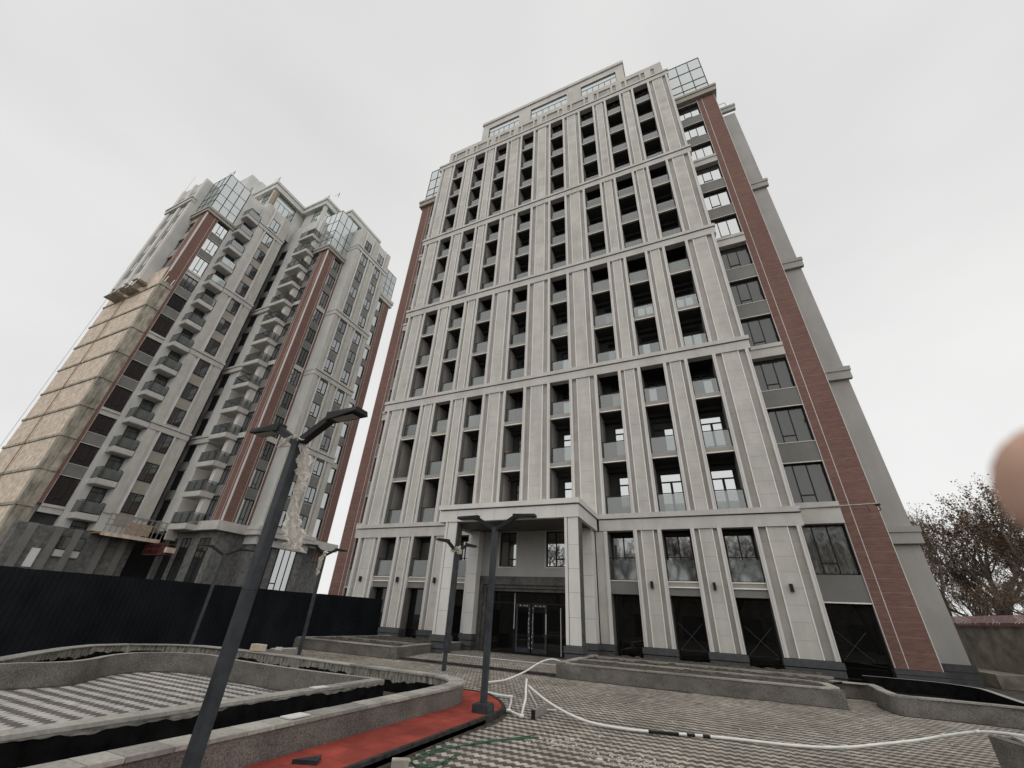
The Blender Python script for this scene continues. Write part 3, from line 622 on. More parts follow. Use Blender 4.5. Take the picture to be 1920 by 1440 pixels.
BL = balcony_mesh(1.7, 1.3)
dm = MB().box(-.02, .012, 0, 1.05, 0, 2.45, 'pane_dark').box(-.02, .03, -.06, 0, 0, 2.5, 'dark_metal').box(-.02, .03, 1.05, 1.1, 0, 2.5, 'dark_metal').box(-.02, .03, 0, 1.05, 2.45, 2.51, 'dark_metal').box(-.02, .025, 0, 1.05, 2.0, 2.06, 'dark_metal').mesh('door')
dot = MB().tube([(0, 0, 0), (.06, 0, 0)], .06, 'dark_metal', 8).mesh('vent')
for k in range(0, 15):
    z = FL[k]; at = (-30.3, -3.95, z)
    s_ = obj('balcony', BL[0], tb, at)
    obj('railing', BL[1], s_, at)
    for q in BL[2:]: obj('glass_panel', q, s_, at)
    obj('door', dm, s_, (-30.3, -3.32, z)); obj('vent', dot, s_, (-30.3, -2.22+.0-.15, z+2.2))
# pilaster with one window column
EP = ('E', -28.9)
b = MB(); add(b, EP, -2.18, 1.6, -1.38, -.14, 6.5, 52.4, 'wall_b2')
for s0, s1, d in ((-2.18, -1.45, 0), (-1.18, -1.02, .04), (.30, .46, .04), (.75, 1.6, 0)): add(b, EP, s0, s1, -.138, d-.02, 8.1, 52.4, 'stone' if d == 0 else 'frame_strip')
obj('pilaster', b.mesh('pilaster', org=(-28.9, 0, 0)), tb, (-28.9, 0, 0))
for k in range(1, 15):
    z = FL[k]; nb = any(abs(z+FH+.33-q) < .4 for q in B2)
    window(tb, EP, -1.0, .28, z+.62, z+2.5, -.05, (1, 1), None, None, 'pane_dark' if z < 42 else 'pane_mid', .07)
    if z < 46: simple('spandrel', tb, [fb(EP, -1.0, .28, -.138, -.10, z-.58, z+.58)], 'spandrel_tan')
for z in B2[1:]: b2band(EP, -2.2, 1.62, z, .05)
# the gap between the wings: its shade is painted by the core's dark box
# --- projecting wing: south face
S2 = ('S', 3.3); E2 = ('E', -20.3)
brick_strip(tb, S2, -21.95, -20.3, (-21.6, -20.75), 8.1, 45.0)
brick_strip(tb, E2, 3.3, 4.62, (4.36,), 8.1, 45.0)
brick_strip(tb, E2, 5.92, 6.2, (), 8.1, 45.0)
simple('cornice', tb, [(-24.2, -19.98, 2.95, 6.7, 45.35, 45.7), (-24.1, -20.08, 3.05, 6.68, 44.9, 45.348)], 'spandrel_tan')
simple('wall', tb, [(-24.6, -20.72, 3.72, 4.6, 0, 45), (-29.9, -24.6, 4.3, 4.7, 7.3, 52), (-31.15, -28.3, 2.75, 4.29, 7.3, 52), (-28.299, -27.05, 2.7, 4.28, 7.3, 52), (-27.04, -26.9, 2.62, 4.2, 6.5, 52, 'frame_strip'), (-23.95, -23.3, 2.7, 3.7, 8.0, 52, 'frame_strip')], 'wall_b2')
for k in range(1, 14):
    z = FL[k]
    isb = any(abs(z+.33-q) < .4 for q in B2)
    if z+2.8 < 45.2:
        window(tb, S2, -23.28, -21.97, z+.9-(.5 if isb else 0), z+2.85, -.06, (1, 1), None, None, 'pane_dark', .06)
        simple('spandrel', tb, [fb(S2, -23.29, -21.96, -.42, .0 if not isb else .08, z-.22, z+.88-(.5 if isb else 0))], 'spandrel' if not isb else 'band')
        window(tb, ('E', -20.5), 4.64, 5.9, z+.9-(.5 if isb else 0), z+2.85, .0, (1, .9, 1), None, 1, 'pane_dark' if k in (3, 4, 5, 7, 8) else 'pane_mid', .07)
        simple('spandrel', tb, [fb(('E', -20.5), 4.63, 5.91, -.2, .06 if not isb else .12, z-.22, z+.88-(.5 if isb else 0))], 'spandrel' if not isb else 'band')
    # left recess: dark spandrel boxes between narrow windows
    simple('spandrel', tb, [(-30.2, -28.9, 2.55, 2.749, z-.4, z+.55)], 'spandrel')
    window(tb, ('S', 2.75), -30.1, -29.0, z+.6, z+2.6, .1, (1,), None, None, 'pane_dark', .05)
BR = balcony_mesh(2.85, 1.35)
for k in range(1, 15):
    z = FL[k]; e = Vector((-23.1, 3.3, z))
    def rot(me, nm, par):    # the east-frame balcony turned to face south
        o = bpy.data.objects.new(nm, me); COL.objects.link(o); o.parent = par; return o
    s_ = bpy.data.objects.new('balcony', BR[0]); COL.objects.link(s_); s_.parent = tb; s_.location = Vector((-25.95, 3.3, z)) - WL[tb.name]; s_.rotation_euler.z = R(-90); WL[s_.name] = Vector((-25.95, 3.3, z))
    rot(BR[1], 'railing', s_)
    for q in BR[2:]: rot(q, 'glass_panel', s_)
    simple('door', tb, [(-26.85, -26.05, 4.24, 4.299, z, z+2.5), (-24.9, -24.1, 4.24, 4.299, z, z+2.5)][:1], 'pane_dark'); simple('door', tb, [(-24.95, -24.0, 4.24, 4.299, z, z+2.5)], 'pane_dark')
    if k in (4, 6, 7, 9, 11): simple('drying_rack', tb, [(-26.8, -25.6, 3.5+q*.15, 3.53+q*.15, z+2.1, z+2.13) for q in range(4)] + [(-26.8, -26.77, 3.5, 3.98, z+2.13, z+2.6), (-25.63, -25.6, 3.5, 3.98, z+2.13, z+2.6)], 'drip')
for z in B2[1:4]: b2band(('S', 2.45), -30.2, -26.5, z, 0, 1.5)
# --- projecting wing: east face pilaster with two window columns
EQ = ('E', -18.45)
b = MB(); add(b, EQ, 6.2, 12.42, -2.0, -.14, 6.5, 52.0, 'wall_b2')
for s0, s1, d in ((6.2, 6.75, 0), (7.02, 7.18, .04), (8.47, 8.63, .04), (8.95, 9.5, 0), (9.82, 9.98, .04), (11.27, 11.43, .04), (11.75, 12.42, 0)): add(b, EQ, s0, s1, -.138, d-.02, 8.1, 52.0, 'stone' if d == 0 else 'frame_strip')
obj('pilaster', b.mesh('pilaster', org=(-18.45, 9, 0)), tb, (-18.45, 9, 0))
for k in range(1, 15):
    z = FL[k]
    for s0, s1 in ((7.2, 8.45), (10.0, 11.25)):
        window(tb, EQ, s0, s1, z+.65, z+2.35, -.05, (1, 1), None, 0, 'pane_mid' if rnd.random() < .7 else 'pane_dark', .09)
        if z < 46: simple('spandrel', tb, [fb(EQ, s0, s1, -.138, -.10, z-.7, z+.5)], 'spandrel')
for z in B2[1:]: b2band(EQ, 6.15, 12.5, z, .05); simple('band', tb, [(-20.3, -18.4, 6.1, 6.19, z-.26, z), (-20.3, -18.45, 6.14, 6.19, z-.85, z-.262)], 'band')
E3 = ('E', -20.3)
brick_strip(tb, E3, 14.95, 16.4, (15.35,), 6.0, 45.2)
simple('wall', tb, [(-21.5, -20.72, 12.45, 16.3, 0, 52)], 'niche')
for k in range(1, 14):
    z = FL[k]; isb = any(abs(z+.33-q) < .4 for q in B2)
    window(tb, ('E', -20.5), 12.55, 14.9, z+.95-(.5 if isb else 0), z+2.85, .0, (1, .9, 1), None, 1, 'pane', .06)
    simple('spandrel', tb, [fb(('E', -20.5), 12.55, 14.93, -.2, .06 if not isb else .12, z-.22, z+.9-(.5 if isb else 0))], 'spandrel' if not isb else 'band')
simple('cornice', tb, [(-21.5, -19.98, 13.5, 16.9, 45.6, 46.2), (-21.5, -20.1, 13.5, 16.8, 45.0, 45.598)], 'band')
# --- glass corner boxes on the roof corners
def glass_box(x0, x1, y0, y1, z0, z1, rows, fx=True, fy=True):
    fr = simple('glass_box_frame', tb, [(x0+.3, x1-.3, y0+.3, y1-.3, z0, z1-.1)], 'wall_b2')
    b = MB(); r = [z0+(z1-z0)*q for q in rows]
    nx = max(1, round((x1-x0)/1.1)); ny = max(1, round((y1-y0)/1.05)); wx = (x1-x0)/nx; wy = (y1-y0)/ny
    for i in range(nx+1): b.box(x0+i*wx-.022, x0+i*wx+.022, y0-.02, y0+.06, z0, z1, 'dark_metal')
    for j in range(1, ny+1): b.box(x1-.06, x1+.02, y0+j*wy-.022, y0+j*wy+.022, z0, z1, 'dark_metal')
    for z in r: b.box(x0, x1+.018, y0-.018, y0+.058, z-.022, z+.022, 'dark_metal'); b.box(x1-.058, x1+.018, y0+.06, y1, z-.021, z+.021, 'dark_metal')
    obj('mullion', b.mesh('mullion'), fr)
    for k in range(len(r)-1):
        for i in range(nx): c = (x0+i*wx+.031, y0+.01, r[k]+.031); obj('pane', MB().box(c[0], x0+(i+1)*wx-.031, c[1], c[1]+.02, c[2], r[k+1]-.031, 'pane_curtain').mesh('pane', org=c), fr, c)
        for j in range(ny): c = (x1-.03, y0+j*wy+.062, r[k]+.031); obj('pane', MB().box(c[0], c[0]+.02, c[1], y0+(j+1)*wy-.031, c[2], r[k+1]-.031, 'pane_curtain').mesh('pane', org=c), fr, c)
RW = (0, .22, .42, .7, 1)
glass_box(-33.9, -30.3, -7.4, -4.42, 45.75, 52.7, RW); glass_box(-23.6, -20.3, 3.2, 6.4, 45.75, 53.2, RW); glass_box(-22, -20.3, 13.4, 16.4, 46.25, 51.5, RW)
# --- penthouses
def penthouse(x0, x1, y0, y1, z0, zt, bays_s, bays_e):
    simple('penthouse', tb, [(x0, x1-.5, y0+.5, y1, z0, zt-1.4), (x0, x1-.2, y0+.2, y1, z0, zt-4.6), (x1-.5, x1-.1, y0+.1, y0+.6, z0, zt-1.4)], 'wall_b2')
    simple('cornice', tb, [(x0-.1, x1+.25, y0-.25, y1+.1, zt-.45, zt), (x0-.1, x1+.1, y0-.1, y1+.1, zt-1.4, zt-.452)], 'wall_b2')
    for a_, b_ in bays_s: window(tb, ('S', y0+.45), a_, b_, zt-4.5, zt-1.45, .0, (1,)*max(2, round((b_-a_)/.9)), .6, None, 'pane_curtain', .05)
    for a_, b_ in bays_e: window(tb, ('E', x1-.45), a_, b_, zt-4.5, zt-1.45, .0, (1,)*max(2, round((b_-a_)/.9)), .6, None, 'pane_curtain', .05)
penthouse(-40, -29.9, -2.2, 8, 50, 58, ((-33, -31),), ((-1.3, 2.0),))
simple('louvre', tb, [(-29.98, -29.9, -1.95+.16*q, -1.86+.16*q, 53.4, 56.6) for q in range(1)], 'osb')
for q in range(6): simple('louvre_slat', tb, [(-30.1, -29.98, -2.1+.14*q, -2.02+.14*q, 53.4, 56.6)], 'osb')
penthouse(-29.8, -24.8, 2.9, 14, 50, 58, ((-27.6, -25.4),), ((3.4, 5.4),)); penthouse(-32, -22.9, 6.2, 13, 50, 58.2, ((-27.6, -25.4),), ((7, 9),))
simple('stair_tower', tb, [(-40, -36, -3.6, 0, 50, 61.6), (-40, -35.9, -2.1, -.6, 59, 61.8)], 'wall_b2')
b = MB()
for p in ((-30.4, -7.2, 52.7), (-30.4, -4.5, 52.7), (-29.9, -2.3, 58), (-25, 3, 58), (-23.1, 3.3, 58)): b.tube([p, (p[0], p[1], p[2]+1.1)], .04, 'dark_metal', 5).tube([(p[0], p[1], p[2]+.9), (p[0]-.5, p[1]-.3, p[2]+.2)], .02, 'dark_metal', 4)
obj('roof_post', b.mesh('roof_post'), tb, kind='stuff')
# --- base: projecting band and dark stone ground storeys
simple('base_band', tb, [(-24.1, -19.95, 2.9, 6.0, 7.3, 7.75), (-24.05, -20.02, 2.97, 6.0, 7.76, 8.15), (-19.94, -18.15, 5.8, 12.75, 7.3, 7.75), (-19.94, -18.1, 5.75, 12.8, 7.76, 8.15), (-19.94, -18.9, 12.81, 16.9, 7.2, 8.0), (-28.5, -24.11, 3.0, 4.3, 7.3, 8.1)], 'band')
gb = [(-28.4, -20.4, 3.6, 16.8, 0, 7.29), (-20.39, -18.9, 6.4, 12.3, 0, 7.29), (-42.3, -29.2, -6.9, 1.5, 0, 6.4)]
simple('ground_storey', tb, gb, 'base_far')
for s0, s1 in ((7.0, 8.4), (9.2, 11.4)): window(tb, ('E', -18.88), s0, s1, 2.4, 6.6, .02, (1, 1, 1), None, 0, 'pane', .1)
for s0, s1 in ((-27.6, -26.4), (-25.6, -24.2), (-22.8, -21.2)): window(tb, ('S', 3.58), s0, s1, 2.4, 6.7, .02, (1, 1), None, None, 'pane_dark', .08)
for y0 in (-6.3, -4.6, -3.3, -1.2, .3): simple('pier', tb, [(-29.2, -28.9, y0, y0+.5, 0, 6.4)], 'spandrel')
simple('sky_patch', tb, [(-29.199, -29.15, -5.3, -4.75, 3.2, 4.6)], 'sky_white')  # white slab paints the bright sky seen through an opening
# --- site works at its foot: netted loading deck, red gondola, hoist deck under the cladding
sc = root('scaffold_deck', 'timber and mesh scaffold deck at the foot of the unfinished tower', 'scaffold', (-28.5, 0, 6.3))
simple('deck', sc, [(-30, -27.4, -2.2, 2.6, 6.25, 6.4)], 'wood')
for y in [-2.1+.42*q for q in range(12)]: simple('post', sc, [(-27.45, -27.39, y, y+.06, 6.4, 8.0)], 'alu')
for z in (7.0, 7.45, 7.95): simple('rail', sc, [(-27.48, -27.4, -2.2, 2.9, z, z+.07)], 'alu')
for y in (-.6, .45): simple('board', sc, [(-27.38, -27.36, y, y+1.0, 6.5, 7.5)], 'osb')
simple('toe_board', sc, [(-27.42, -27.38, -2.2, 2.6, 6.1, 6.42)], 'block_beige')
gn = root('gondola', 'red steel suspended work platform hanging at the far tower', 'gondola', (-27.2, 3.2, 5.3))
simple('floor', gn, [(-28.2, -24.6, 2.0, 2.7, 5.0, 5.08)], 'red_paint')
for z in (5.5, 5.95): simple('rail', gn, [(-28.2, -24.6, 1.98, 2.03, z, z+.06)], 'red_paint'); simple('rail', gn, [(-28.2, -24.6, 2.67, 2.72, z, z+.06)], 'red_paint')
for q in range(10): simple('post', gn, [(-28.2+q*.4, -28.15+q*.4, 1.97, 2.03, 5.05, 6.05)], 'red_paint')
simple('end_box', gn, [(-24.75, -24.45, 1.95, 2.75, 5.2, 5.65)], 'block_beige')
hd = root('hoist_deck', 'small debris-strewn scaffold deck under the upper cladding of the bare wall', 'scaffold', (-36, -8, 33))
for x0, x1, zz in ((-34.4, -33.5, 33.2), (-36.9, -34.6, 32.6), (-39.8, -37.2, 32.4)): simple('deck_board', hd, [(x0, x1, -8.6, -7.4, zz-.06, zz)], 'concrete_raw')
for q, x in enumerate((-33.9, -34.7, -35.2, -36.6, -38.2, -39.4)): obj('prop', MB().tube([(x, -8.5, 32.3), (x+.2*(-1)**q, -8.3, 33.7)], .05, 'drip', 5).mesh('prop', org=(x, -8.5, 32.3)), hd, (x, -8.5, 32.3))
for y in (-7.25, -6.6): obj('prop', MB().tube([(-30.1, y, 32.7), (-30.15, y+.1, 33.6)], .04, 'drip', 5).mesh('prop', org=(-30.1, y, 32.7)), hd, (-30.1, y, 32.7))
obj('cable', MB().tube([(-43.6, -7.4, 60), (-43.6, -7.4, 0)], .02, 'alu', 4).mesh('cable', org=(-43.6, -7.4, 0)), None, (-43.6, -7.4, 0), 'thin vertical hoist cable left of the bare block wall', 'cable')

# ================================================================== pavement, planters, path
def inside(p, poly):
    x, y = p; c = False; j = len(poly)-1
    for i in range(len(poly)):
        xi, yi = poly[i]; xj, yj = poly[j]
        if (yi > y) != (yj > y) and x < (xj-xi)*(y-yi)/(yj-yi)+xi: c = not c
        j = i
    return c
def smooth_line(pts, n=6):
    """Catmull-Rom through 2-D or 3-D points"""
    P = [Vector((*p, 0)) if len(p) == 2 else Vector(p) for p in pts]; out = []
    for i in range(len(P)-1):
        a, b_, c, d = P[max(i-1, 0)], P[i], P[i+1], P[min(i+2, len(P)-1)]
        for k in range(n):
            t = k/n; out.append(.5*((2*b_)+(c-a)*t+(2*a-5*b_+4*c-d)*t*t+(3*b_-a-3*c+d)*t**3))
    out.append(P[-1]); return out
def offset(pts, w):
    """shift a polyline to its left by w"""
    out = []
    for i, p in enumerate(pts):
        t = pts[min(i+1, len(pts)-1)]-pts[max(i-1, 0)]; t.z = 0; t.normalize(); out.append(p+Vector((-t.y, t.x, 0))*w)
    return out
def wall_mesh(pts, w, z0, z1, m_out, m_in, m_top):
    """wall along a polyline, its inner face w to the left"""
    q = offset(pts, w); b = MB(); n = len(pts)
    for i in range(n-1):
        a, c, d, e = pts[i], pts[i+1], q[i+1], q[i]
        b.poly([(a.x, a.y, z0), (c.x, c.y, z0), (c.x, c.y, z1), (a.x, a.y, z1)], m_out)
        b.poly([(d.x, d.y, z0), (e.x, e.y, z0), (e.x, e.y, z1), (d.x, d.y, z1)], m_in)
        b.poly([(a.x, a.y, z1), (c.x, c.y, z1), (d.x, d.y, z1), (e.x, e.y, z1)], m_top)
    for a, e in ((pts[0], q[0]), (q[-1], pts[-1])): b.poly([(e.x, e.y, z0), (a.x, a.y, z0), (a.x, a.y, z1), (e.x, e.y, z1)], m_out)
    return b
def cap_stones(parent, pts, w, z, step=.42, mats=('granite_cap',), over=.02, th=.035, name='cap_stone'):
    L = [0]
    for i in range(1, len(pts)): L.append(L[-1]+(pts[i]-pts[i-1]).length)
    def at(d):
        for i in range(1, len(L)):
            if L[i] >= d or i == len(L)-1:
                f = (d-L[i-1])/max(1e-6, L[i]-L[i-1]); t = (pts[i]-pts[i-1]).normalized(); return pts[i-1].lerp(pts[i], min(f, 1)), Vector((-t.y, t.x, 0))
    d = 0; k = 0
    while d < L[-1]-.1:
        e = min(L[-1], d+step*rnd.uniform(.75, 1.3)); (p, np_), (q, nq) = at(d+.004), at(e-.004)
        o = [p-np_*over, q-nq*over, q+nq*(w+over), p+np_*(w+over)]
        c = (p.x, p.y, z); m = mats[k % len(mats)] if len(mats) > 1 else mats[0]
        obj(name, MB().prism([(v.x, v.y) for v in o], z+.001, z+th+rnd.uniform(0, .006), m).mesh(name, org=c), parent, c)
        d = e; k += 1

# footprints nothing is paved under
outer = smooth_line([(16.45, -24), (16.45, -20), (16.45, -16), (16.45, -14), (16.42, -12.95), (16.1, -12.25), (15.45, -11.87), (14.5, -11.8), (13.3, -11.78), (10.9, -11.68), (8.4, -11.66), (7.1, -11.72), (6.1, -12.2), (5.55, -12.95), (5.4, -14.1), (6.1, -15.1), (6.75, -15.75), (7.9, -16.75), (9.0, -17.9), (9.6, -20), (9.6, -24)], 4)
court = smooth_line([(9.3, -24), (9.25, -19), (9.15, -17.1), (9.32, -16.3), (9.15, -15.75), (8.45, -14.95), (8.2, -14.3), (8.5, -13.78), (9.35, -13.38), (10.7, -13.6), (12.9, -13.65), (14.72, -13.5)], 4)
pl_near_poly = [(p.x, p.y) for p in outer]
red_poly = [(16.4, -24), (17.37, -24), (17.37, -13.6), (17.36, -13.0), (17.23, -12.48), (16.95, -12.05), (16.74, -11.79), (16.4, -11.45), (16.1, -11.29), (15.6, -11.24), (15.0, -11.3), (14.9, -11.9), (15.45, -11.95), (16.1, -12.3), (16.4, -12.95)]
polyA = [(16.2, -6.52), (23.92, -6.3), (23.8, -3.4), (16.2, -3.2)]
polyL = [(4.4, -6.55), (9.95, -6.5), (9.42, -4.0), (4.4, -3.0)]
Bline = smooth_line([(24.05, -3.65), (24.75, -3.5), (24.98, -3.9), (24.85, -4.6), (24.8, -5.3), (24.8, -6.0), (24.95, -6.3), (25.4, -6.3), (26, -6.2), (27, -6.25), (29, -6.6), (34, -7.5)], 4)
polyB = [(p.x, p.y) for p in Bline] + [(34, 2), (24.05, 2)]
polyC = [(24.69, -11.16), (27.6, -11.0), (27.6, -16), (25.9, -16)]
plat = [(9.95, -6.3), (16.2, -6.35), (16.2, .3), (9.42, .3), (9.42, -4.05)]
excl = [pl_near_poly, red_poly, polyA, polyL, polyB, polyC, plat]
pav = obj('pavement', MB().poly([(-60, -60, -.014), (90, -60, -.014), (90, 60, -.014), (-60, 60, -.014)], 'mortar').mesh('pavement'), kind='structure')
PW = .0835
def herring(x0, x1, y0, y1, test):
    """45-degree herringbone of 1:2 pavers; returns centre, is_light"""
    out = []; u = Vector((1, -1))/math.sqrt(2)*PW; v = Vector((1, 1))/math.sqrt(2)*PW; dx = math.sqrt(2)*PW; dy = 2*math.sqrt(2)*PW
    for j in range(int(y0/dy)-1, int(y1/dy)+2):
        for i in range(int(x0/dx)-1, int(x1/dx)+2):
            base = Vector((i*dx, j*dy))
            for light, c in ((True, base+u*1.0+v*.5), (False, base+u*.5+v*2.0)):
                if x0 < c.x < x1 and y0 < c.y < y1 and test(c): out.append((c.x, c.y, light))
    return out
def vis(c, z=0, mar=700, zmax=30):
    q = project((c[0], c[1], z)); return q and -mar < q[0] < 1920+mar and q[1] < 1440+mar and q[2] < zmax
def pav_test(c):
    p = (c.x, c.y); return vis(p) and not any(inside(p, e) for e in excl) and c.x > 4.42
U = Vector((1, -1, 0))/math.sqrt(2); V = Vector((1, 1, 0))/math.sqrt(2)
def paver_verts(light, gap=.004):
    l, w = (PW, PW/2) if light else (PW/2, PW); l -= gap/2; w -= gap/2
    r = [(U*a*l+V*b_*w) for a, b_ in ((-1, -1), (1, -1), (1, 1), (-1, 1))]
    return r
PV = {True: paver_verts(True), False: paver_verts(False)}
PVI = {True: [p*.93 for p in PV[True]], False: [p*.93 for p in PV[False]]}
def paver_into(b, x, y, light, z, ml, md):
    k0 = len(b.v); h = z+rnd.uniform(-.0025, .0025); tx, ty = rnd.uniform(-.012, .012), rnd.uniform(-.012, .012)
    for p in PV[light]: b.v.append((x+p.x, y+p.y, z-.02))
    for p in PV[light]: b.v.append((x+p.x, y+p.y, h-.004+p.x*tx+p.y*ty))
    for p in PVI[light]: b.v.append((x+p.x, y+p.y, h+p.x*tx+p.y*ty))
    k = b.mi(ml if light else md)
    b.f.append((k0+8, k0+9, k0+10, k0+11))
    for i in range(4):
        j = (i+1) % 4; b.f.append((k0+i, k0+j, k0+4+j, k0+4+i)); b.f.append((k0+4+i, k0+4+j, k0+8+j, k0+8+i))
    b.m += [k]*9
allp = herring(4.4, 28.5, -20.5, -.5, pav_test)
def psize(p):
    q = project((p[0], p[1], 0)); return 1e9 if not (0 < q[0] < 1920 and q[1] < 1440) else q[2]
allp.sort(key=psize)
PM = {}
for lt in (True, False):
    b = MB(); b.mi('paver_light_one' if lt else 'paver_dark_one'); paver_into(b, 0, 0, lt, 0, 'paver_light_one', 'paver_dark_one'); PM[lt] = b.mesh('paver')
for x, y, lt in allp[:300]: obj('paver', PM[lt], pav, (x, y, rnd.uniform(-.002, .002)))
b = MB(); b.mi('paver_light'); b.mi('paver_dark')
for x, y, lt in allp[300:]: paver_into(b, x, y, lt, 0, 'paver_light', 'paver_dark')
obj('pavers', b.mesh('pavers'), pav, kind='stuff')
# entrance platform, one kerb higher
PZ = .07
pf = obj('platform', MB().prism([(9.95, -6.3), (16.2, -6.35), (16.2, .0), (9.42, .0), (9.42, -4.05)], -.02, PZ-.014, 'mortar').mesh('platform'), kind='structure')
b = MB(); b.mi('paver_light'); b.mi('paver_dark')
for x, y, lt in herring(9.3, 16.2, -6.2, -.05, lambda c: inside((c.x, c.y), [(10.0, -6.16), (16.15, -6.2), (16.15, -.03), (9.5, -.03), (9.5, -4.0)])): paver_into(b, x, y, lt, PZ, 'paver_light', 'paver_dark')
obj('pavers', b.mesh('pavers'), pf, kind='stuff')
simple('kerb', pf, [(9.95, 16.19, -6.36, -6.2, -.01, PZ+.01)], 'kerb')
simple('threshold', pf, [(10.0, 15.6, -3.42, -3.36, PZ, PZ+.02)], 'cap_white')

# --- the large planter left of the red path: outer wall, trench, sunken court
np_ = root('planter', 'large curved granite planter with black trench around a striped paved court', 'planter', (12, -14, 0))
OW = wall_mesh(outer, .28, -.35, .365, 'granite', 'bitumen', 'granite'); obj('outer_wall', OW.mesh('outer_wall'), np_)
# uneven grey plaster left above the black coating on the inner faces
def edge_depth(t): return max(.008, .026+.02*math.sin(t*1.9)+.012*math.sin(t*5.3+1)+.01*math.sin(t*13.1+2)+.007*math.sin(t*31))
def plaster_edge(pts, parent, flip, deep=None, m='bitumen_edge'):
    b = MB(); t = 0
    for i in range(len(pts)-1):
        a, c = pts[i], pts[i+1]; ln = (c-a).length; n = max(1, int(ln/.05))
        for k in range(n):
            p0, p1 = a.lerp(c, k/n), a.lerp(c, (k+1)/n); d0, d1 = edge_depth(t+ln*k/n), edge_depth(t+ln*(k+1)/n); d0, d1 = (d0, d1) if not deep or p0.x > 15.8 else (d0*2+deep, d1*2+deep)
            f = [(p1.x, p1.y, .364), (p0.x, p0.y, .364), (p0.x, p0.y, .364-d0), (p1.x, p1.y, .364-d1)]
            b.poly(list(reversed(f)) if flip else f, m)
        t += ln
    obj('plaster_edge', b.mesh('plaster_edge'), parent)
plaster_edge(offset(outer, .283), np_, False, .11, 'plaster_streak')
east = [p for p in outer if p.x > 16.0 and p.y > -20.5][:]; rim = [p for p in outer if p.y > -20.5]
k0 = next(i for i, p in enumerate(rim) if p.x < 13.2 and p.y > -12)
cap_stones(np_, rim[:k0+1], .28, .365, .36); cap_stones(np_, rim[k0:], .28, .365, .9, th=.02)
CW = wall_mesh(list(reversed(court)), .13, -.35, .39, 'granite', 'bitumen', 'granite_cap'); obj('court_wall', wall_mesh(court, .13, -.35, .40, 'bitumen', 'granite', 'granite_cap').mesh('court_wall') if False else wall_mesh(list(reversed(court)), -.13, -.35, .40, 'granite', 'bitumen', 'granite_cap').mesh('court_wall'), np_)
ew = [Vector((14.72, -24, 0)), Vector((14.72, -18, 0)), Vector((14.72, -13.42, 0))]
obj('court_wall', wall_mesh(ew, -.28, -.35, .365, 'granite', 'bitumen', 'granite').mesh('court_wall'), np_)
cap_stones(np_, [Vector((15.0, -13.42, 0)), Vector((15.0, -20.5, 0))], -.28, .365, 1.1)
plaster_edge([Vector((15.003, -13.45, 0)), Vector((15.003, -21, 0))], np_, True)
obj('trench_floor', MB().poly([(5, -24, -.34), (16.4, -24, -.34), (16.4, -11.8, -.34), (5, -11.8, -.34)], 'bitumen').mesh('trench_floor'), np_)
cp = [(p.x, p.y) for p in court] + [(14.72, -24)]
fl = obj('court_floor', MB().prism(list(reversed(cp)), -.3, -.014, 'mortar').mesh('court_floor'), np_)
b = MB(); b.mi('court_light'); b.mi('court_dark'); ins = [(14.45 if x > 14 else x+.05, y) for x, y in cp]
PWs = PW; PW = .105; PV = {True: paver_verts(True), False: paver_verts(False)}; PVI = {True: [p*.95 for p in PV[True]], False: [p*.95 for p in PV[False]]}
cpav = herring(8, 14.7, -20.5, -13.4, lambda c: inside((c.x, c.y), cp) and c.x < 14.6 and vis((c.x, c.y)))
cpav.sort(key=psize)
CM = {}
for lt in (True, False):
    bb = MB(); bb.mi('court_light' if lt else 'court_dark'); paver_into(bb, 0, 0, lt, 0, 'court_light', 'court_dark'); CM[lt] = bb.mesh('paver')
for x, y, lt in cpav[:300]: obj('paver', CM[lt], fl, (x, y, 0))
for x, y, lt in cpav[300:]: paver_into(b, x, y, lt, 0, 'court_light', 'court_dark')
obj('pavers', b.mesh('pavers'), fl, kind='stuff')
simple('kerb_strip', fl, [(14.45, 14.719, -24, -13.6, -.1, .006)], 'granite_cap')
# soft joint marks on the white block and bricks lying about the rim
obj('white_block', MB().prism([(-.15, -.09), (.15, -.09), (.15, .09), (-.15, .09)], 0, .014, 'cap_white').mesh('white_block'), None, (16.31, -16.72, .41), 'white slab offcut lying on the outer planter rim', 'slab', rz=R(90))
obj('white_block', MB().prism([(-.14, -.08), (.14, -.08), (.14, .08), (-.14, .08)], 0, .012, 'cap_white').mesh('white_block'), None, (14.88, -15.0, .405), 'white slab offcut lying on the inner court rim', 'slab', rz=R(85))
obj('brick', MB().prism([(-.22, -.08), (.22, -.08), (.22, .08), (-.22, .08)], 0, .16, 'block_beige').mesh('brick'), None, (9.0, -11.75, .405), 'pale pink block on the far rim of the curved planter', 'brick', rz=R(4))
obj('white_block', MB().prism([(-.12, -.06), (.12, -.06), (.12, .06), (-.12, .06)], 0, .1, 'cap_white').mesh('white_block'), None, (4.95, -7.6, 0), 'small white block on the paving beside the dark fence', 'brick', rz=R(30))
obj('board', MB().box(-.6, .6, -.05, .05, 0, .03, 'cap_white').mesh('board'), None, (4.6, -7.0, .002), 'pale board along the foot of the dark fence', 'board', rz=R(80))

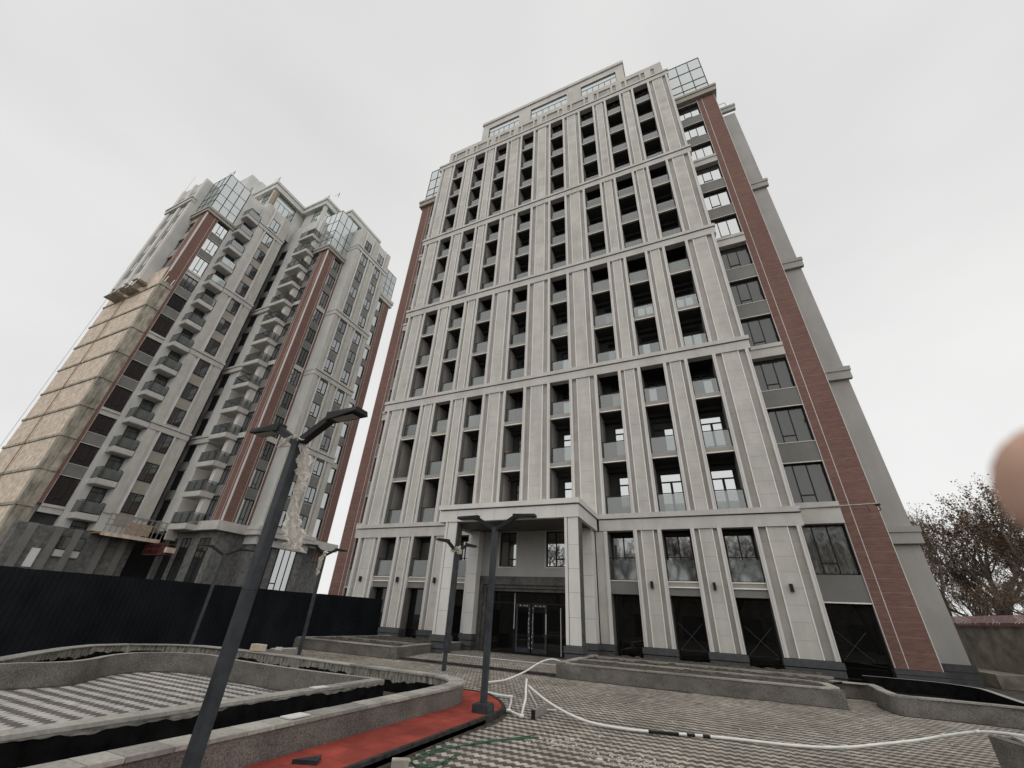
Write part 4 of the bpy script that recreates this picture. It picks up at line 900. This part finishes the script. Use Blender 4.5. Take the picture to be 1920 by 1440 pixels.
# --- red rubber path with dark kerb
rpth = obj('path', MB().prism(red_poly, -.02, .07, 'kerb').mesh('path'), kind='structure')
for r_ in range(24):
    y0 = -13.0-r_*.46
    for xa, xb in ((16.46, 16.9), (16.905, 17.3)):
        c = (xa, y0-.456, .07); obj('rubber_tile', MB().box(xa, xb, y0-.456, y0, .07, .1, 'red_rubber').mesh('rubber_tile', org=c), rpth, c)
endp = [(16.46, -12.995), (17.3, -12.995), (17.18, -12.5), (16.9, -12.08), (16.7, -11.84), (16.37, -11.51), (16.08, -11.36), (15.6, -11.31), (15.1, -11.36), (15.2, -11.85), (15.5, -11.9), (16.14, -12.25), (16.44, -12.9)]
obj('rubber_tile', MB().prism(endp, .07, .1, 'red_rubber').mesh('rubber_tile'), rpth)
kb = [Vector((17.37, -24, 0)), Vector((17.37, -18, 0)), Vector((17.37, -13.5, 0))] + [Vector((x, y, 0)) for x, y in ((17.33, -12.85), (17.2, -12.45), (16.95, -12.06), (16.72, -11.79), (16.4, -11.46), (16.1, -11.29), (15.6, -11.23), (15.0, -11.27))]
obj('kerb', wall_mesh(kb, .06, -.05, .112, 'kerb', 'kerb', 'kerb').mesh('kerb'), rpth)
obj('metal_wedge', MB().prism([(-.14, -.1), (.14, -.1), (.1, .12)], 0, .04, 'lamp_metal').mesh('metal_wedge'), None, (16.85, -16.9, .1), 'dark steel plate lying on the red path', 'plate', rz=R(25))

# --- straight planters at the facade
def box_planter(name, label, pts, w, h, soilz, cap=True):
    r = root(name, label, 'planter', (pts[0][0], pts[0][1], 0), 'granite planters along the tower')
    P = [Vector((*p, 0)) for p in pts]
    obj('wall', wall_mesh(P, w, -.05, h-.03, 'granite', 'bitumen_edge', 'granite').mesh('wall'), r); cap_stones(r, P, w, h-.03, .95, ('granite_cap',))
    return r
pa = box_planter('planter', 'long straight granite planter right of the entrance', [(16.21, -1.6), (16.21, -6.45), (16.35, -6.5), (23.85, -6.28), (23.72, -4.3), (16.4, -4.1)], .2, .41, .3)
def soil_mesh(x0, x1, y0, y1, z, amp=.03, st=.12):
    b = MB(); k = b.mi('soil'); nx, ny = max(2, int((x1-x0)/st)), max(2, int((y1-y0)/st))
    for j in range(ny+1):
        for i in range(nx+1): b.v.append((x0+(x1-x0)*i/nx, y0+(y1-y0)*j/ny, z+rnd.uniform(-amp, amp)+amp*math.sin(i*.7)*math.cos(j*.9)))
    for j in range(ny):
        for i in range(nx): a = j*(nx+1)+i; b.f.append((a, a+1, a+nx+2, a+nx+1)); b.m.append(k)
    return b
obj('soil', soil_mesh(16.35, 23.7, -6.25, -4.2, .375).mesh('soil'), pa)
obj('soil', soil_mesh(16.41, 24.3, -3.9, -.12, .36, .04).mesh('soil'), pa)
simple('kerb', pa, [(16.42, 24.3, -2.55, -2.35, .2, .43)], 'granite_cap')
plf = box_planter('planter', 'long straight granite planter left of the entrance', [(4.5, -.4), (4.42, -6.5), (9.9, -6.48), (9.42, -4.1), (9.3, -.7)], .2, .40, .3)
obj('soil', soil_mesh(4.65, 9.28, -6.28, -.5, .365, .035).mesh('soil'), plf); simple('kerb', plf, [(4.66, 9.28, -4.4, -4.2, .2, .42)], 'granite_cap')
pb_ = root('planter', 'curved granite planter with black lining at the right tower corner', 'planter', (25, -5, 0), 'granite planters along the tower')
obj('wall', wall_mesh(Bline, .18, -.05, .37, 'granite', 'bitumen', 'granite').mesh('wall'), pb_); cap_stones(pb_, [p for p in Bline if p.x < 30], .18, .37, .8)
back = smooth_line([(25.6, -.05), (26.6, -.05), (27.6, -.3), (28.15, -1.2), (28.05, -2.4), (27.75, -4.2), (27.65, -5.4), (28.2, -6.0)], 4)
obj('wall', wall_mesh(back, .16, -.05, .40, 'bitumen', 'granite', 'granite_cap').mesh('wall'), pb_)
obj('trench_floor', MB().poly([(25.05, -6.1, .02), (34, -6, .02), (34, -.1, .02), (24.3, -.1, .02), (24.3, -3.35, .02), (25.05, -3.5, .02)], 'bitumen').mesh('trench_floor'), pb_)
pcn = root('planter', 'granite planter corner cut by the lower right picture edge', 'planter', (25, -12, 0), 'granite planters along the tower')
C_ = [Vector((25.9, -17, 0)), Vector((24.69, -11.2, 0)), Vector((27.8, -10.9, 0))]
obj('wall', wall_mesh(list(reversed(C_)), .2, -.05, .40, 'granite', 'bitumen', 'granite').mesh('wall'), pcn); cap_stones(pcn, list(reversed(C_)), .2, .40, .9)
obj('soil', MB().prism([(26, -17), (28, -17), (28, -11.1), (24.9, -11.35)], 0, .3, 'soil').mesh('soil'), pcn)

# ================================================================== dark sheet fence
fn = root('fence', 'tall black corrugated sheet construction fence beside the far tower', 'fence', (4.35, -10, 0))
prof = MB(); W_ = 1.14; nn = 8
pr = []
for k in range(nn):
    y = W_*k/nn; pr += [(0, y), (0, y+W_/nn*.45), (.025, y+W_/nn*.55), (.025, y+W_/nn*.95)]
pr.append((0, W_))
for k in range(len(pr)-1):
    (a, y0), (c, y1) = pr[k], pr[k+1]; prof.poly([(a, y0, 0), (c, y1, 0), (c, y1, 2.1), (a, y0, 2.1)], 'fence_sheet')
for k in range(len(pr)-1):
    (a, y0), (c, y1) = pr[k], pr[k+1]; prof.poly([(c-.002, y1, 0), (a-.002, y0, 0), (a-.002, y0, 2.1), (c-.002, y1, 2.1)], 'fence_sheet')
FSM = prof.mesh('sheet')
for k in range(20):
    y = -1.2-W_*(k+1); obj('sheet', FSM, fn, (4.35+rnd.uniform(-.006, .006), y, rnd.uniform(-.01, .01)))
    if k % 2 == 0: simple('post', fn, [(4.27, 4.33, y, y+.06, 0, 2.05)], 'fence_sheet')
for z in (.4, 1.7): simple('rail', fn, [(4.29, 4.345, -24, -1.2, z, z+.05)], 'fence_sheet')

# ================================================================== street lamps
def lamp_meshes():
    pole = MB().box(-.05, .05, -.05, .05, 0, 3.2, 'lamp_metal').box(-.0515, .0515, -.0515, .0515, 1.6, 1.604, 'dark_metal').mesh('pole')
    base = MB().box(-.15, .15, -.15, .15, 0, .12, 'lamp_metal').box(-.13, .13, -.13, .13, .12, .135, 'lamp_metal').mesh('base_plate')
    arms = []; heads = []; leds = []
    for sg in (-1, 1):
        arms.append(MB().bar((0, 0, 3.14), (sg*.46, 0, 3.40), .09, .08, 'dark_metal').mesh('arm'))
        b = MB(); x0, x1 = sg*.42, sg*.92
        b.v = [(x0, -.06, 3.36), (x0, .06, 3.36), (x1, .10, 3.40), (x1, -.10, 3.40), (x0, -.06, 3.46), (x0, .06, 3.46), (x1, .08, 3.44), (x1, -.08, 3.44)]
        b.v[2:4] = [(x1, .1, 3.385), (x1, -.1, 3.385)]; k = b.mi('dark_metal')
        b.f = [(0, 1, 2, 3), (7, 6, 5, 4), (0, 4, 5, 1), (1, 5, 6, 2), (2, 6, 7, 3), (3, 7, 4, 0)]; b.m = [k]*6
        heads.append(b.mesh('lamp_head')); leds.append(MB().box(min(sg*.52, sg*.84), max(sg*.52, sg*.84), -.05, .05, 3.362, 3.372, 'alu').mesh('light_panel'))
    return pole, base, arms, heads, leds
LM = lamp_meshes()
def street_lamp(x, y, z, h, rz, label):
    r = root('street_lamp', label, 'street lamp', (x, y, z), 'twin-headed street lamps on the square', rz); r.scale.z = h/3.2
    local('pole', LM[0], r)
    if z > 0: local('base_plate', LM[1], r)
    for k in (0, 1):
        local('arm', LM[2][k], r); hd_ = local('lamp_head', LM[3][k], r); o = bpy.data.objects.new('light_panel', LM[4][k]); COL.objects.link(o); o.parent = hd_
    return r
street_lamp(17.08, -18.43, .1, 3.2, R(-2), 'nearest street lamp, its bottom cut by the frame, wrapped in hanging plastic film')
street_lamp(17.13, -13.25, .1, 3.18, R(2), 'dark twin-headed street lamp at the rounded end of the red path')
street_lamp(12.92, -7.9, 0, 3.62, R(72), 'dark twin-headed street lamp in front of the left canopy column')
street_lamp(6.82, -8.25, 0, 3.48, R(78), 'dark twin-headed street lamp between the fence and the left facade planter')
street_lamp(4.95, -11.15, 0, 3.1, R(62), 'dark twin-headed street lamp farthest left, rising against the dark fence')

# torn plastic film on lamps
def film(name, label, path, widths, at, seed, amp=.006):
    rr = random.Random(seed); P = smooth_line(path, 10); n = len(P); m = 11; b = MB(); k = b.mi('plastic_film'); ph = [rr.uniform(0, 6.28) for _ in range(8)]
    for i, p in enumerate(P):
        f = i/(n-1)*(len(widths)-1); a = int(min(f, len(widths)-2)); w = widths[a]+(widths[a+1]-widths[a])*(f-a)
        ang = .35+.7*math.sin(i*.11+ph[0]); ax = Vector((math.cos(ang), math.sin(ang), .25*math.sin(i*.3+ph[1]))); nx = Vector((-ax.y, ax.x, 0))
        wl_, wr_ = w*(1+.25*math.sin(i*.9+ph[2])+.2*rr.uniform(-1, 1)), w*(1+.25*math.sin(i*.7+ph[3])+.2*rr.uniform(-1, 1))
        for j in range(m):
            t = j/(m-1)-.5; fold = .028*math.sin(j*1.5+ph[4]+.25*math.sin(i*.4))+.016*math.sin(j*.8+i*.55+ph[5])+.012*math.sin(i*1.1+j*2.3)
            b.v.append(tuple(p + ax*t*(wl_ if t < 0 else wr_) + nx*fold*(w/.2) + Vector((rr.gauss(0, amp), rr.gauss(0, amp), rr.gauss(0, amp)))))
    for i in range(n-1):
        for j in range(m-1):
            if rr.random() < .06 and j in (0, m-2): continue
            b.f.append((i*m+j, i*m+j+1, (i+1)*m+j+1, (i+1)*m+j)); b.m.append(k)
    return obj(name, b.mesh(name, smooth=False), None, at, label, 'plastic film')
film('plastic_film', 'long torn translucent film hanging from the nearest street lamp', [(0, -.06, .04), (.09, .0, -.14), (.12, .03, -.34), (.13, .04, -.54), (.12, .04, -.68), (.16, .05, -.84), (.22, .08, -1.02), (.26, .1, -1.16)], [.06, .12, .19, .2, .07, .14, .2, .19], (17.12, -18.40, 3.25), 3, .005)
film('plastic_film', 'short torn film knotted at the top of the nearest street lamp', [(-.2, -.09, -.06), (-.1, -.1, .02), (.0, -.1, .04), (.12, -.08, .0)], [.04, .09, .08, .04], (17.1, -18.43, 3.25), 9, .006)
film('plastic_film', 'scrap of white film tied on the lamp before the left canopy column', [(-.12, -.1, -.05), (0, -.12, .05), (.15, -.12, .0), (.2, -.12, -.15)], [.12, .25, .2, .1], (12.92, -7.9, 3.62), 5, .03)
film('plastic_film', 'strip of film hanging on the lamp beside the left facade planter', [(.05, -.12, .1), (.0, -.12, -.1), (-.03, -.12, -.4), (-.04, -.12, -.75)], [.2, .14, .1, .05], (6.85, -8.25, 3.45), 6, .03)

film('plastic_sheet', 'crumpled white sheet behind the balcony rail above the left canopy corner', [(-.35, 0, .02), (-.1, .05, .14), (.15, 0, .24), (.4, .05, .1)], [.12, .3, .34, .15], (OPEN[2]+.1, .62, Z0+FH+.02), 12, .02)
film('plastic_sheet', 'crumpled white sheet on the balcony above the middle of the canopy', [(-.4, 0, .02), (-.1, .05, .1), (.2, 0, .3), (.42, .05, .38)], [.1, .24, .3, .12], (OPEN[3], .62, Z0+FH+.02), 14, .02)
obj('work_vest', MB().tube([(-.09, 0, .12), (-.03, -.02, .05), (.02, .01, .12), (.07, 0, .02)], [.03, .06, .05, .03], 'orange_cloth', 7).mesh('work_vest', True), None, (OPEN[3]-.45, .375, Z0+FH+.98), 'orange work vest hung over a balcony rail above the canopy', 'vest')

# ================================================================== loose things on the paving
pp = smooth_line([(15.7, -5.9, .50), (15.75, -6.7, .47), (15.7, -7.6, .30), (15.5, -8.6, .1), (15.25, -9.35, .05), (15.3, -9.85, .05), (15.6, -10.4, .05), (16.1, -10.95, .06), (16.68, -11.1, .07)], 6)
pp = smooth_line([(16.32, -6.35, .44), (16.15, -6.75, .5), (15.95, -7.3, .42), (15.75, -8.0, .22), (15.5, -8.8, .07), (15.3, -9.4, .05), (15.42, -10.05, .05), (16.05, -10.9, .05), (16.7, -11.12, .06)], 6)
obj('water_pipe', MB().tube(pp, .023, 'pvc', 8).mesh('water_pipe', True, (16, -9, 0)), None, (16, -9, 0), 'white plastic pipe curving from the right planter to the red path', 'pipe')
b = MB().tube([(16.72, -11.12, .06), (16.95, -11.6, .05), (17.3, -12.5, .05), (17.68, -12.78, .05)], .022, 'pvc', 8).tube([(17.68, -12.78, .05), (17.6, -12.4, .25), (17.5, -12.15, .42), (17.47, -12.05, .52)], .022, 'pvc', 8)
for p in ((17.3, -12.5, .05), (17.68, -12.78, .05), (16.72, -11.12, .06)): b.tube([(p[0]-.04, p[1]-.02, p[2]), (p[0]+.04, p[1]+.02, p[2])], .03, 'pvc', 8)
obj('pipe_elbow', b.mesh('pipe_elbow', True, (17.3, -12, 0)), None, (17.3, -12, 0), 'bent white pipe fitting standing beside the kerb of the red path', 'pipe')
lp = smooth_line([(17.5, -12.05, .42), (18.1, -12.35, .22), (18.8, -12.55, .08), (19.5, -12.48, .04), (20.2, -12.25, .035), (20.9, -12.02, .035), (21.35, -11.93, .035), (22.17, -11.72, .035), (22.82, -11.3, .035), (23.34, -10.69, .04), (24.1, -9.75, .05), (24.88, -8.85, .1), (25.15, -9.0, .30), (25.3, -9.9, .45), (25.6, -10.75, .47), (26.6, -11.5, .47)], 6)
lp = smooth_line([(17.5, -12.05, .42), (18.1, -12.35, .22), (18.8, -12.55, .08), (19.5, -12.48, .04), (20.2, -12.25, .035), (20.9, -12.02, .035), (21.35, -11.93, .035), (22.17, -11.74, .035), (22.8, -11.35, .04), (23.3, -10.9, .06), (23.95, -10.55, .14), (24.35, -10.5, .24), (24.75, -10.7, .37), (25.0, -10.95, .42), (25.4, -11.35, .44), (26.0, -11.9, .44)], 6)
hp = root('water_pipe', 'long white plastic pipe snaking across the patterned paving', 'pipe', (20, -12, 0))
obj('pipe_run', MB().tube(lp, .022, 'pvc', 8).mesh('pipe_run', True), hp)
for k, (i0, i1) in enumerate(((21, 25), (26, 27), (28, 29))): obj('black_sleeve', MB().tube([p-Vector((0, .004, .002)) for p in lp[i0:i1+1]], .0235, 'pipe_black', 8).mesh('black_sleeve', True), hp)
for i in (48, 58, 66, 72):
    p = lp[min(i, len(lp)-2)]; q = lp[min(i, len(lp)-2)+1]; d = (q-p).normalized()*.03; obj('coupling', MB().tube([p-d, p+d], .029, 'pvc', 8).mesh('coupling', True), hp)
obj('pipe_offcut', MB().tube([(17.55, -12.15, .36), (17.72, -12.0, .06), (18.0, -11.75, .04)], .012, 'pvc', 6).mesh('pipe_offcut', True, (17.7, -12, 0)), None, (17.7, -12, 0), 'thin white pipe offcut propping the long pipe above the straightedge', 'pipe')
rs = root('straightedge', 'grey aluminium straightedge with black end cap lying on the paving', 'straightedge', (17.85, -12, 0))
obj('bar', MB().bar((17.86, -12.62, .075), (17.8, -11.35, .075), .06, .13, 'alu').mesh('bar'), rs); obj('end_cap', MB().bar((17.863, -12.68, .075), (17.86, -12.622, .075), .062, .132, 'pipe_black').mesh('end_cap'), rs)
hr = random.Random(21)
gh = root('hose', 'tangled thin green hose on the paving by the red path', 'hose', (17.7, -15, 0))
for k in range(4):
    ctrl = [(18.4+hr.uniform(-.1, .1), -13.75+hr.uniform(-.1, .1), .012), (17.95, -14.45+hr.uniform(-.06, .06), .015), (17.72, -14.95+hr.uniform(-.05, .05), .02), (17.55+hr.uniform(-.06, .06), -15.4+hr.uniform(-.1, .1), .015), (17.62+hr.uniform(-.1, .1), -15.9, .012), (17.9+hr.uniform(-.1, .1), -15.7-.12*k, .012), (17.85, -15.25-.1*k, .015)]
    obj('strand', MB().tube(smooth_line(ctrl, 8), .006, 'hose_green', 6).mesh('strand', True), gh)
def shard(r, flat=.35, mm='rubble'):
    n = hr.randint(5, 7); b = MB(); pts = [(math.cos(2*math.pi*i/n)*r*hr.uniform(.55, 1.15), math.sin(2*math.pi*i/n)*r*hr.uniform(.4, .9)) for i in range(n)]
    return b.prism(pts, 0, r*flat, mm)
SH = [shard(1).mesh('shard') for _ in range(6)]
placed = 0
for attempt in range(4000):
    if placed >= 26: break
    t = hr.random(); x = 18.35+2.6*t+hr.gauss(0, .28); y = -13.55-1.6*t*hr.uniform(.2, 1.0)+hr.gauss(0, .28)
    if not vis((x, y), 0, -5): continue
    s_ = .012+.05*hr.random()**3
    o = obj('plaster_shard', SH[placed % 6], None, (x, y, .001), 'small chip of broken white plaster scattered on the paving near the hose', 'debris', 'broken white plaster chips on the paving'); o.scale = (s_, s_, s_); o.rotation_euler.z = hr.uniform(0, 6.28); placed += 1
b = MB()
for k in range(520):
    x = hr.uniform(17.6, 25); y = hr.uniform(-16, -7)
    if any(inside((x, y), e) for e in excl) or not vis((x, y), 0, 0): continue
    s_ = .004+.012*hr.random()**2; q = [(x+math.cos(a_)*s_, y+math.sin(a_)*s_) for a_ in (0, 1.3, 2.6, 4, 5.2)]; b.prism(q, .0, s_*.7, 'rubble' if hr.random() < .6 else 'wood')
obj('grit', b.mesh('grit'), None, (0, 0, 0), 'fine pale grit and crumbs sprinkled over the paving', 'grit', None, 'stuff')
obj('paving_stone', MB().box(-.1, .1, -.06, .06, 0, .08, 'paver_light_one').mesh('paving_stone'), None, (17.55, -16.15, 0), 'single loose paving stone at the foot of the kerb', 'stone', rz=R(35))

EARTH = MB()
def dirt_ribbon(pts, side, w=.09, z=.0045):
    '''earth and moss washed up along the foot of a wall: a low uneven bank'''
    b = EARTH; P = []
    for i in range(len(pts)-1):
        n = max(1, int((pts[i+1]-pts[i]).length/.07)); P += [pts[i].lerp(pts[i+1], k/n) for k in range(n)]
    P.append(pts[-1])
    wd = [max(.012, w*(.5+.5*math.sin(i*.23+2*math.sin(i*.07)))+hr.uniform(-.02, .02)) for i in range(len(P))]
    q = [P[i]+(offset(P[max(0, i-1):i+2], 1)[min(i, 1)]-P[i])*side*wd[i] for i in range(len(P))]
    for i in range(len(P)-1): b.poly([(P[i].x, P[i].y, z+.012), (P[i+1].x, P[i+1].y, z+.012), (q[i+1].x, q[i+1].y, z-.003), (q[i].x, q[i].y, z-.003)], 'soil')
V2 = lambda *p: [Vector((x, y, 0)) for x, y in p]
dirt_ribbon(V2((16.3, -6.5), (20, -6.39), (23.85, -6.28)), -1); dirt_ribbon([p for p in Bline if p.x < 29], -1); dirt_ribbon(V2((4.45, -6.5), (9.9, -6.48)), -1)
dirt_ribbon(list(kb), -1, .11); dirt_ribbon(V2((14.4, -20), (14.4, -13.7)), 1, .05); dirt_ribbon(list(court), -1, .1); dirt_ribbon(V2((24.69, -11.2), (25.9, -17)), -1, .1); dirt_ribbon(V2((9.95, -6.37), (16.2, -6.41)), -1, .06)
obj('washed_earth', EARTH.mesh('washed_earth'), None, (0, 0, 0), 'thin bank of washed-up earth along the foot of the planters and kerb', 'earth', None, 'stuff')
b = MB()
for cx, cy, sx_, n_ in ((19.85, -14.25, .4, 420), (20.75, -14.1, .35, 260), (18.6, -13.9, .35, 200)):
    for k in range(n_):
        x, y = cx+hr.gauss(0, sx_), cy+hr.gauss(0, sx_*.5); s_ = .004+.016*hr.random()**3; b.prism([(x+math.cos(a_)*s_, y+math.sin(a_)*s_) for a_ in (0, 1.3, 2.6, 4, 5.2)], 0, s_*.5, hr.choice(('rubble', 'osb', 'rubble', 'paver_light_one')))
obj('sand', b.mesh('sand'), None, (0, 0, 0), 'sandy crumbs and plaster dust spilled on the near paving', 'sand', None, 'stuff')

# ================================================================== right background: old wall and bare trees
ow = root('wall', 'old stained concrete wall with red metal coping behind the tower', 'wall', (34, 10, 0))
wp = [Vector((31.6, 20, 0)), Vector((33.0, 12.9, 0)), Vector((35.2, 2, 0)), Vector((37, -8, 0))]
obj('wall_body', wall_mesh(wp, -.3, 0, 2.45, 'wall_old', 'wall_old', 'wall_old').mesh('wall_body'), ow)
def wall_at(t):
    L_ = [(wp[i+1]-wp[i]).length for i in range(3)]; s_ = t*sum(L_)
    for i in range(3):
        if s_ <= L_[i] or i == 2: return wp[i].lerp(wp[i+1], s_/L_[i])
        s_ -= L_[i]
N_ = 150
for k in range(N_):
    p, q = wall_at(k/N_), wall_at((k+.92)/N_); t = (q-p).normalized(); nrm = Vector((t.y, -t.x, 0))
    a_, b_ = p+nrm*.46, q+nrm*.46; c_, d_ = q-nrm*.14, p-nrm*.14
    obj('coping_sheet', MB().poly([(a_.x, a_.y, 2.5), (b_.x, b_.y, 2.5), (c_.x, c_.y, 2.85), (d_.x, d_.y, 2.85)], 'coping_red').poly([(a_.x, a_.y, 2.35), (b_.x, b_.y, 2.35), (b_.x, b_.y, 2.5), (a_.x, a_.y, 2.5)], 'coping_red').mesh('coping_sheet', org=(p.x, p.y, 2.5)), ow, (p.x, p.y, 2.5))
simple('footing', ow, [(31.5, 33.0, 6, 20, 0, .5)], 'wall_old')

def tree_mesh(seed, h=8.0, leafy=1.0):
    rr = random.Random(seed); tr = MB(); lf = MB(); tr.mi('bark'); lf.mi('leaf_brown')
    def grow(p, d, ln, r, lev):
        n = 3 if lev < 3 else 2; pts = [p]; rad = [r]
        for k in range(n):
            d = (d + Vector((rr.gauss(0, .16), rr.gauss(0, .16), rr.gauss(.03, .1)))).normalized(); pts.append(pts[-1]+d*ln/n); rad.append(r*(1-.35*(k+1)/n))
        tr.tube(pts, rad, 'bark', 6 if lev == 0 else (4 if lev < 3 else 3), False)
        if lev >= 4:
            for k in range(int(6*leafy) if rr.random() < .8 else 0):
                c = pts[rr.randint(1, n)] + Vector((rr.gauss(0, .05), rr.gauss(0, .05), rr.gauss(0, .05))); s_ = rr.uniform(.02, .042)
                a_ = Vector((rr.gauss(0, 1), rr.gauss(0, 1), rr.gauss(0, 1))).normalized(); b_ = a_.orthogonal().normalized(); lf.poly([c-a_*s_, c+b_*s_*.6, c+a_*s_, c-b_*s_*.6], 'leaf_brown')
        if lev < 5:
            m = (5 if lev == 0 else rr.randint(3, 4)) if lev < 4 else 4
            for k in range(m):
                t = rr.uniform(.45, 1.0) if lev else rr.uniform(.55, 1); i = min(n-1, int(t*n)); q_ = pts[i].lerp(pts[i+1], t*n-i)
                ang = rr.uniform(.35, .95); ax = d.cross(Vector((rr.gauss(0, 1), rr.gauss(0, 1), rr.gauss(0, 1)))).normalized()
                nd = (Matrix.Rotation(ang, 3, ax) @ d); nd.z += .12; grow(q_, nd.normalized(), ln*rr.uniform(.58, .78), r*.5, lev+1)
    grow(Vector((0, 0, 0)), Vector((0, 0, 1)), h*.30, h*.016, 0)
    return tr.mesh('trunk'), lf.mesh('crown')
TM = [tree_mesh(11, 8, 1.3), tree_mesh(5, 8, 1.1), tree_mesh(29, 8, 1.6)]
TH = [max(v.co.z for v in t[0].vertices) for t in TM]
def tree(k, x, y, h, label, group, rz=0):
    s_ = h/TH[k]; r = root('tree', label, 'tree', (x, y, 0), group, rz); r.scale = (s_, s_, s_); local('trunk', TM[k][0], r); local('crown', TM[k][1], r)
TG = 'bare brown trees behind the old wall'
tree(0, 36.6, 21.5, 12.2, 'bare tree with brown leaves nearest the tower corner at right', TG, .4)
tree(2, 39.4, 23.5, 12.4, 'dense bare tree with brown leaves in the middle of the group at right', TG, 2.0)
tree(1, 41.8, 20.5, 12.0, 'bare tree with brown leaves at the right picture edge', TG, 4.0)
tree(2, 37.6, 29.5, 12.6, 'bare brown tree standing behind the tree nearest the tower corner', TG, 5.2)
tree(0, 42.4, 30.5, 14.0, 'bare brown tree farthest back beyond the old wall', TG, 1.2)
tree(1, 44.6, 25.5, 13.4, 'tall bare brown tree behind the tree at the right picture edge', TG, 2.6)
tree(2, 36.2, 18.5, 5.6, 'low bushy bare tree right behind the old wall, beside the tower', TG, 3.1)
tree(1, 38.6, 17.2, 6.4, 'low bushy bare tree right behind the old wall, middle of the gap', TG, .9)
tree(0, 40.9, 15.8, 6.8, 'low bushy bare tree right behind the old wall, at the picture edge', TG, 5.9)
tree(2, 40.2, 27.0, 9.0, 'shorter bare brown tree half hidden in the middle of the group', TG, 4.4)
# trees on the street behind the photographer: they stand in the shop windows' reflections
for k, (x, y, s_, w_) in enumerate(((2, -38, 14, 'far left'), (9, -40, 15, 'left'), (16, -38, 14, 'middle left'), (23, -41, 16, 'middle'), (30, -38, 14, 'middle right'), (37, -40, 15, 'right'), (44, -38, 14, 'far right'))):
    tree(k % 3, x, y, s_, 'bare street tree behind the camera, %s of its row, seen only reflected' % w_, 'street trees behind the camera', k*1.3)

# ================================================================== the photographer's hand at the edge of the lens
def camp(r, u, f): return CAMP + CR*r + CU*u + CF*f
def hand():
    chains = [  # (right, up, forward) in metres from the lens, radius
        [(.26, -.085, .02, .027), (.215, -.055, .035, .026), (.178, -.036, .045, .019)],
        [(.178, -.036, .045, .013), (.166, -.022, .048, .0105), (.124, -.026, .056, .0105), (.104, -.0215, .0600, .0118), (.0868, -.0150, .0600, .0120), (.0790, -.0125, .0600, .0104)],
        [(.166, -.022, .048, .0105), (.168, -.044, .050, .0105), (.158, -.052, .066, .0092), (.152, -.049, .084, .0085), (.149, -.046, .097, .0075)],
        [(.168, -.044, .050, .0105), (.172, -.064, .048, .010), (.166, -.074, .064, .0088), (.160, -.071, .082, .008), (.157, -.068, .094, .007)],
        [(.172, -.064, .048, .010), (.180, -.082, .042, .009), (.164, -.093, .056, .0078), (.155, -.092, .070, .007), (.149, -.090, .079, .006)],
        [(.215, -.055, .035, .026), (.196, -.030, .020, .013), (.165, -.010, .016, .0115), (.138, .000, .018, .0102), (.118, .004, .022, .0088)]]
    vs, es, rad = [], [], []; idx = {}
    for ch in chains:
        prev = None
        for r_, u_, f_, ra in ch:
            key = (r_, u_, f_)
            if key not in idx: idx[key] = len(vs); vs.append(tuple(camp(r_, u_, f_))); rad.append(ra)
            if prev is not None: es.append((prev, idx[key]))
            prev = idx[key]
    c = camp(.2, -.05, .04); me = bpy.data.meshes.new('hand'); me.from_pydata([tuple(Vector(v)-c) for v in vs], es, []); me.materials.append(M['skin'])
    o = obj('hand', me, None, c, 'blurred fingertip and hand of the photographer at the right edge', 'hand')
    sk = o.modifiers.new('skin', 'SKIN'); sk.use_smooth_shade = True
    for i, r_ in enumerate(rad): me.skin_vertices[0].data[i].radius = (r_, r_)
    me.skin_vertices[0].data[1].use_root = True
    sb = o.modifiers.new('subsurf', 'SUBSURF'); sb.levels = 2; sb.render_levels = 2
hand()

# low garages across the street behind the photographer (they show in the shop windows)
gr_ = root('garage_row', 'long low grey garage row across the street behind the camera', 'building', (22, -52, 0))
simple('wall', gr_, [(-30, 75, -60, -52, 0, 6.2)], 'wall_old'); simple('roof', gr_, [(-30.5, 75.5, -60.5, -51.6, 6.2, 6.5)], 'spandrel')
for k in range(14): simple('door', gr_, [(-26+k*7, -22.5+k*7, -51.98, -51.9, 0, 3.0)], 'portal')
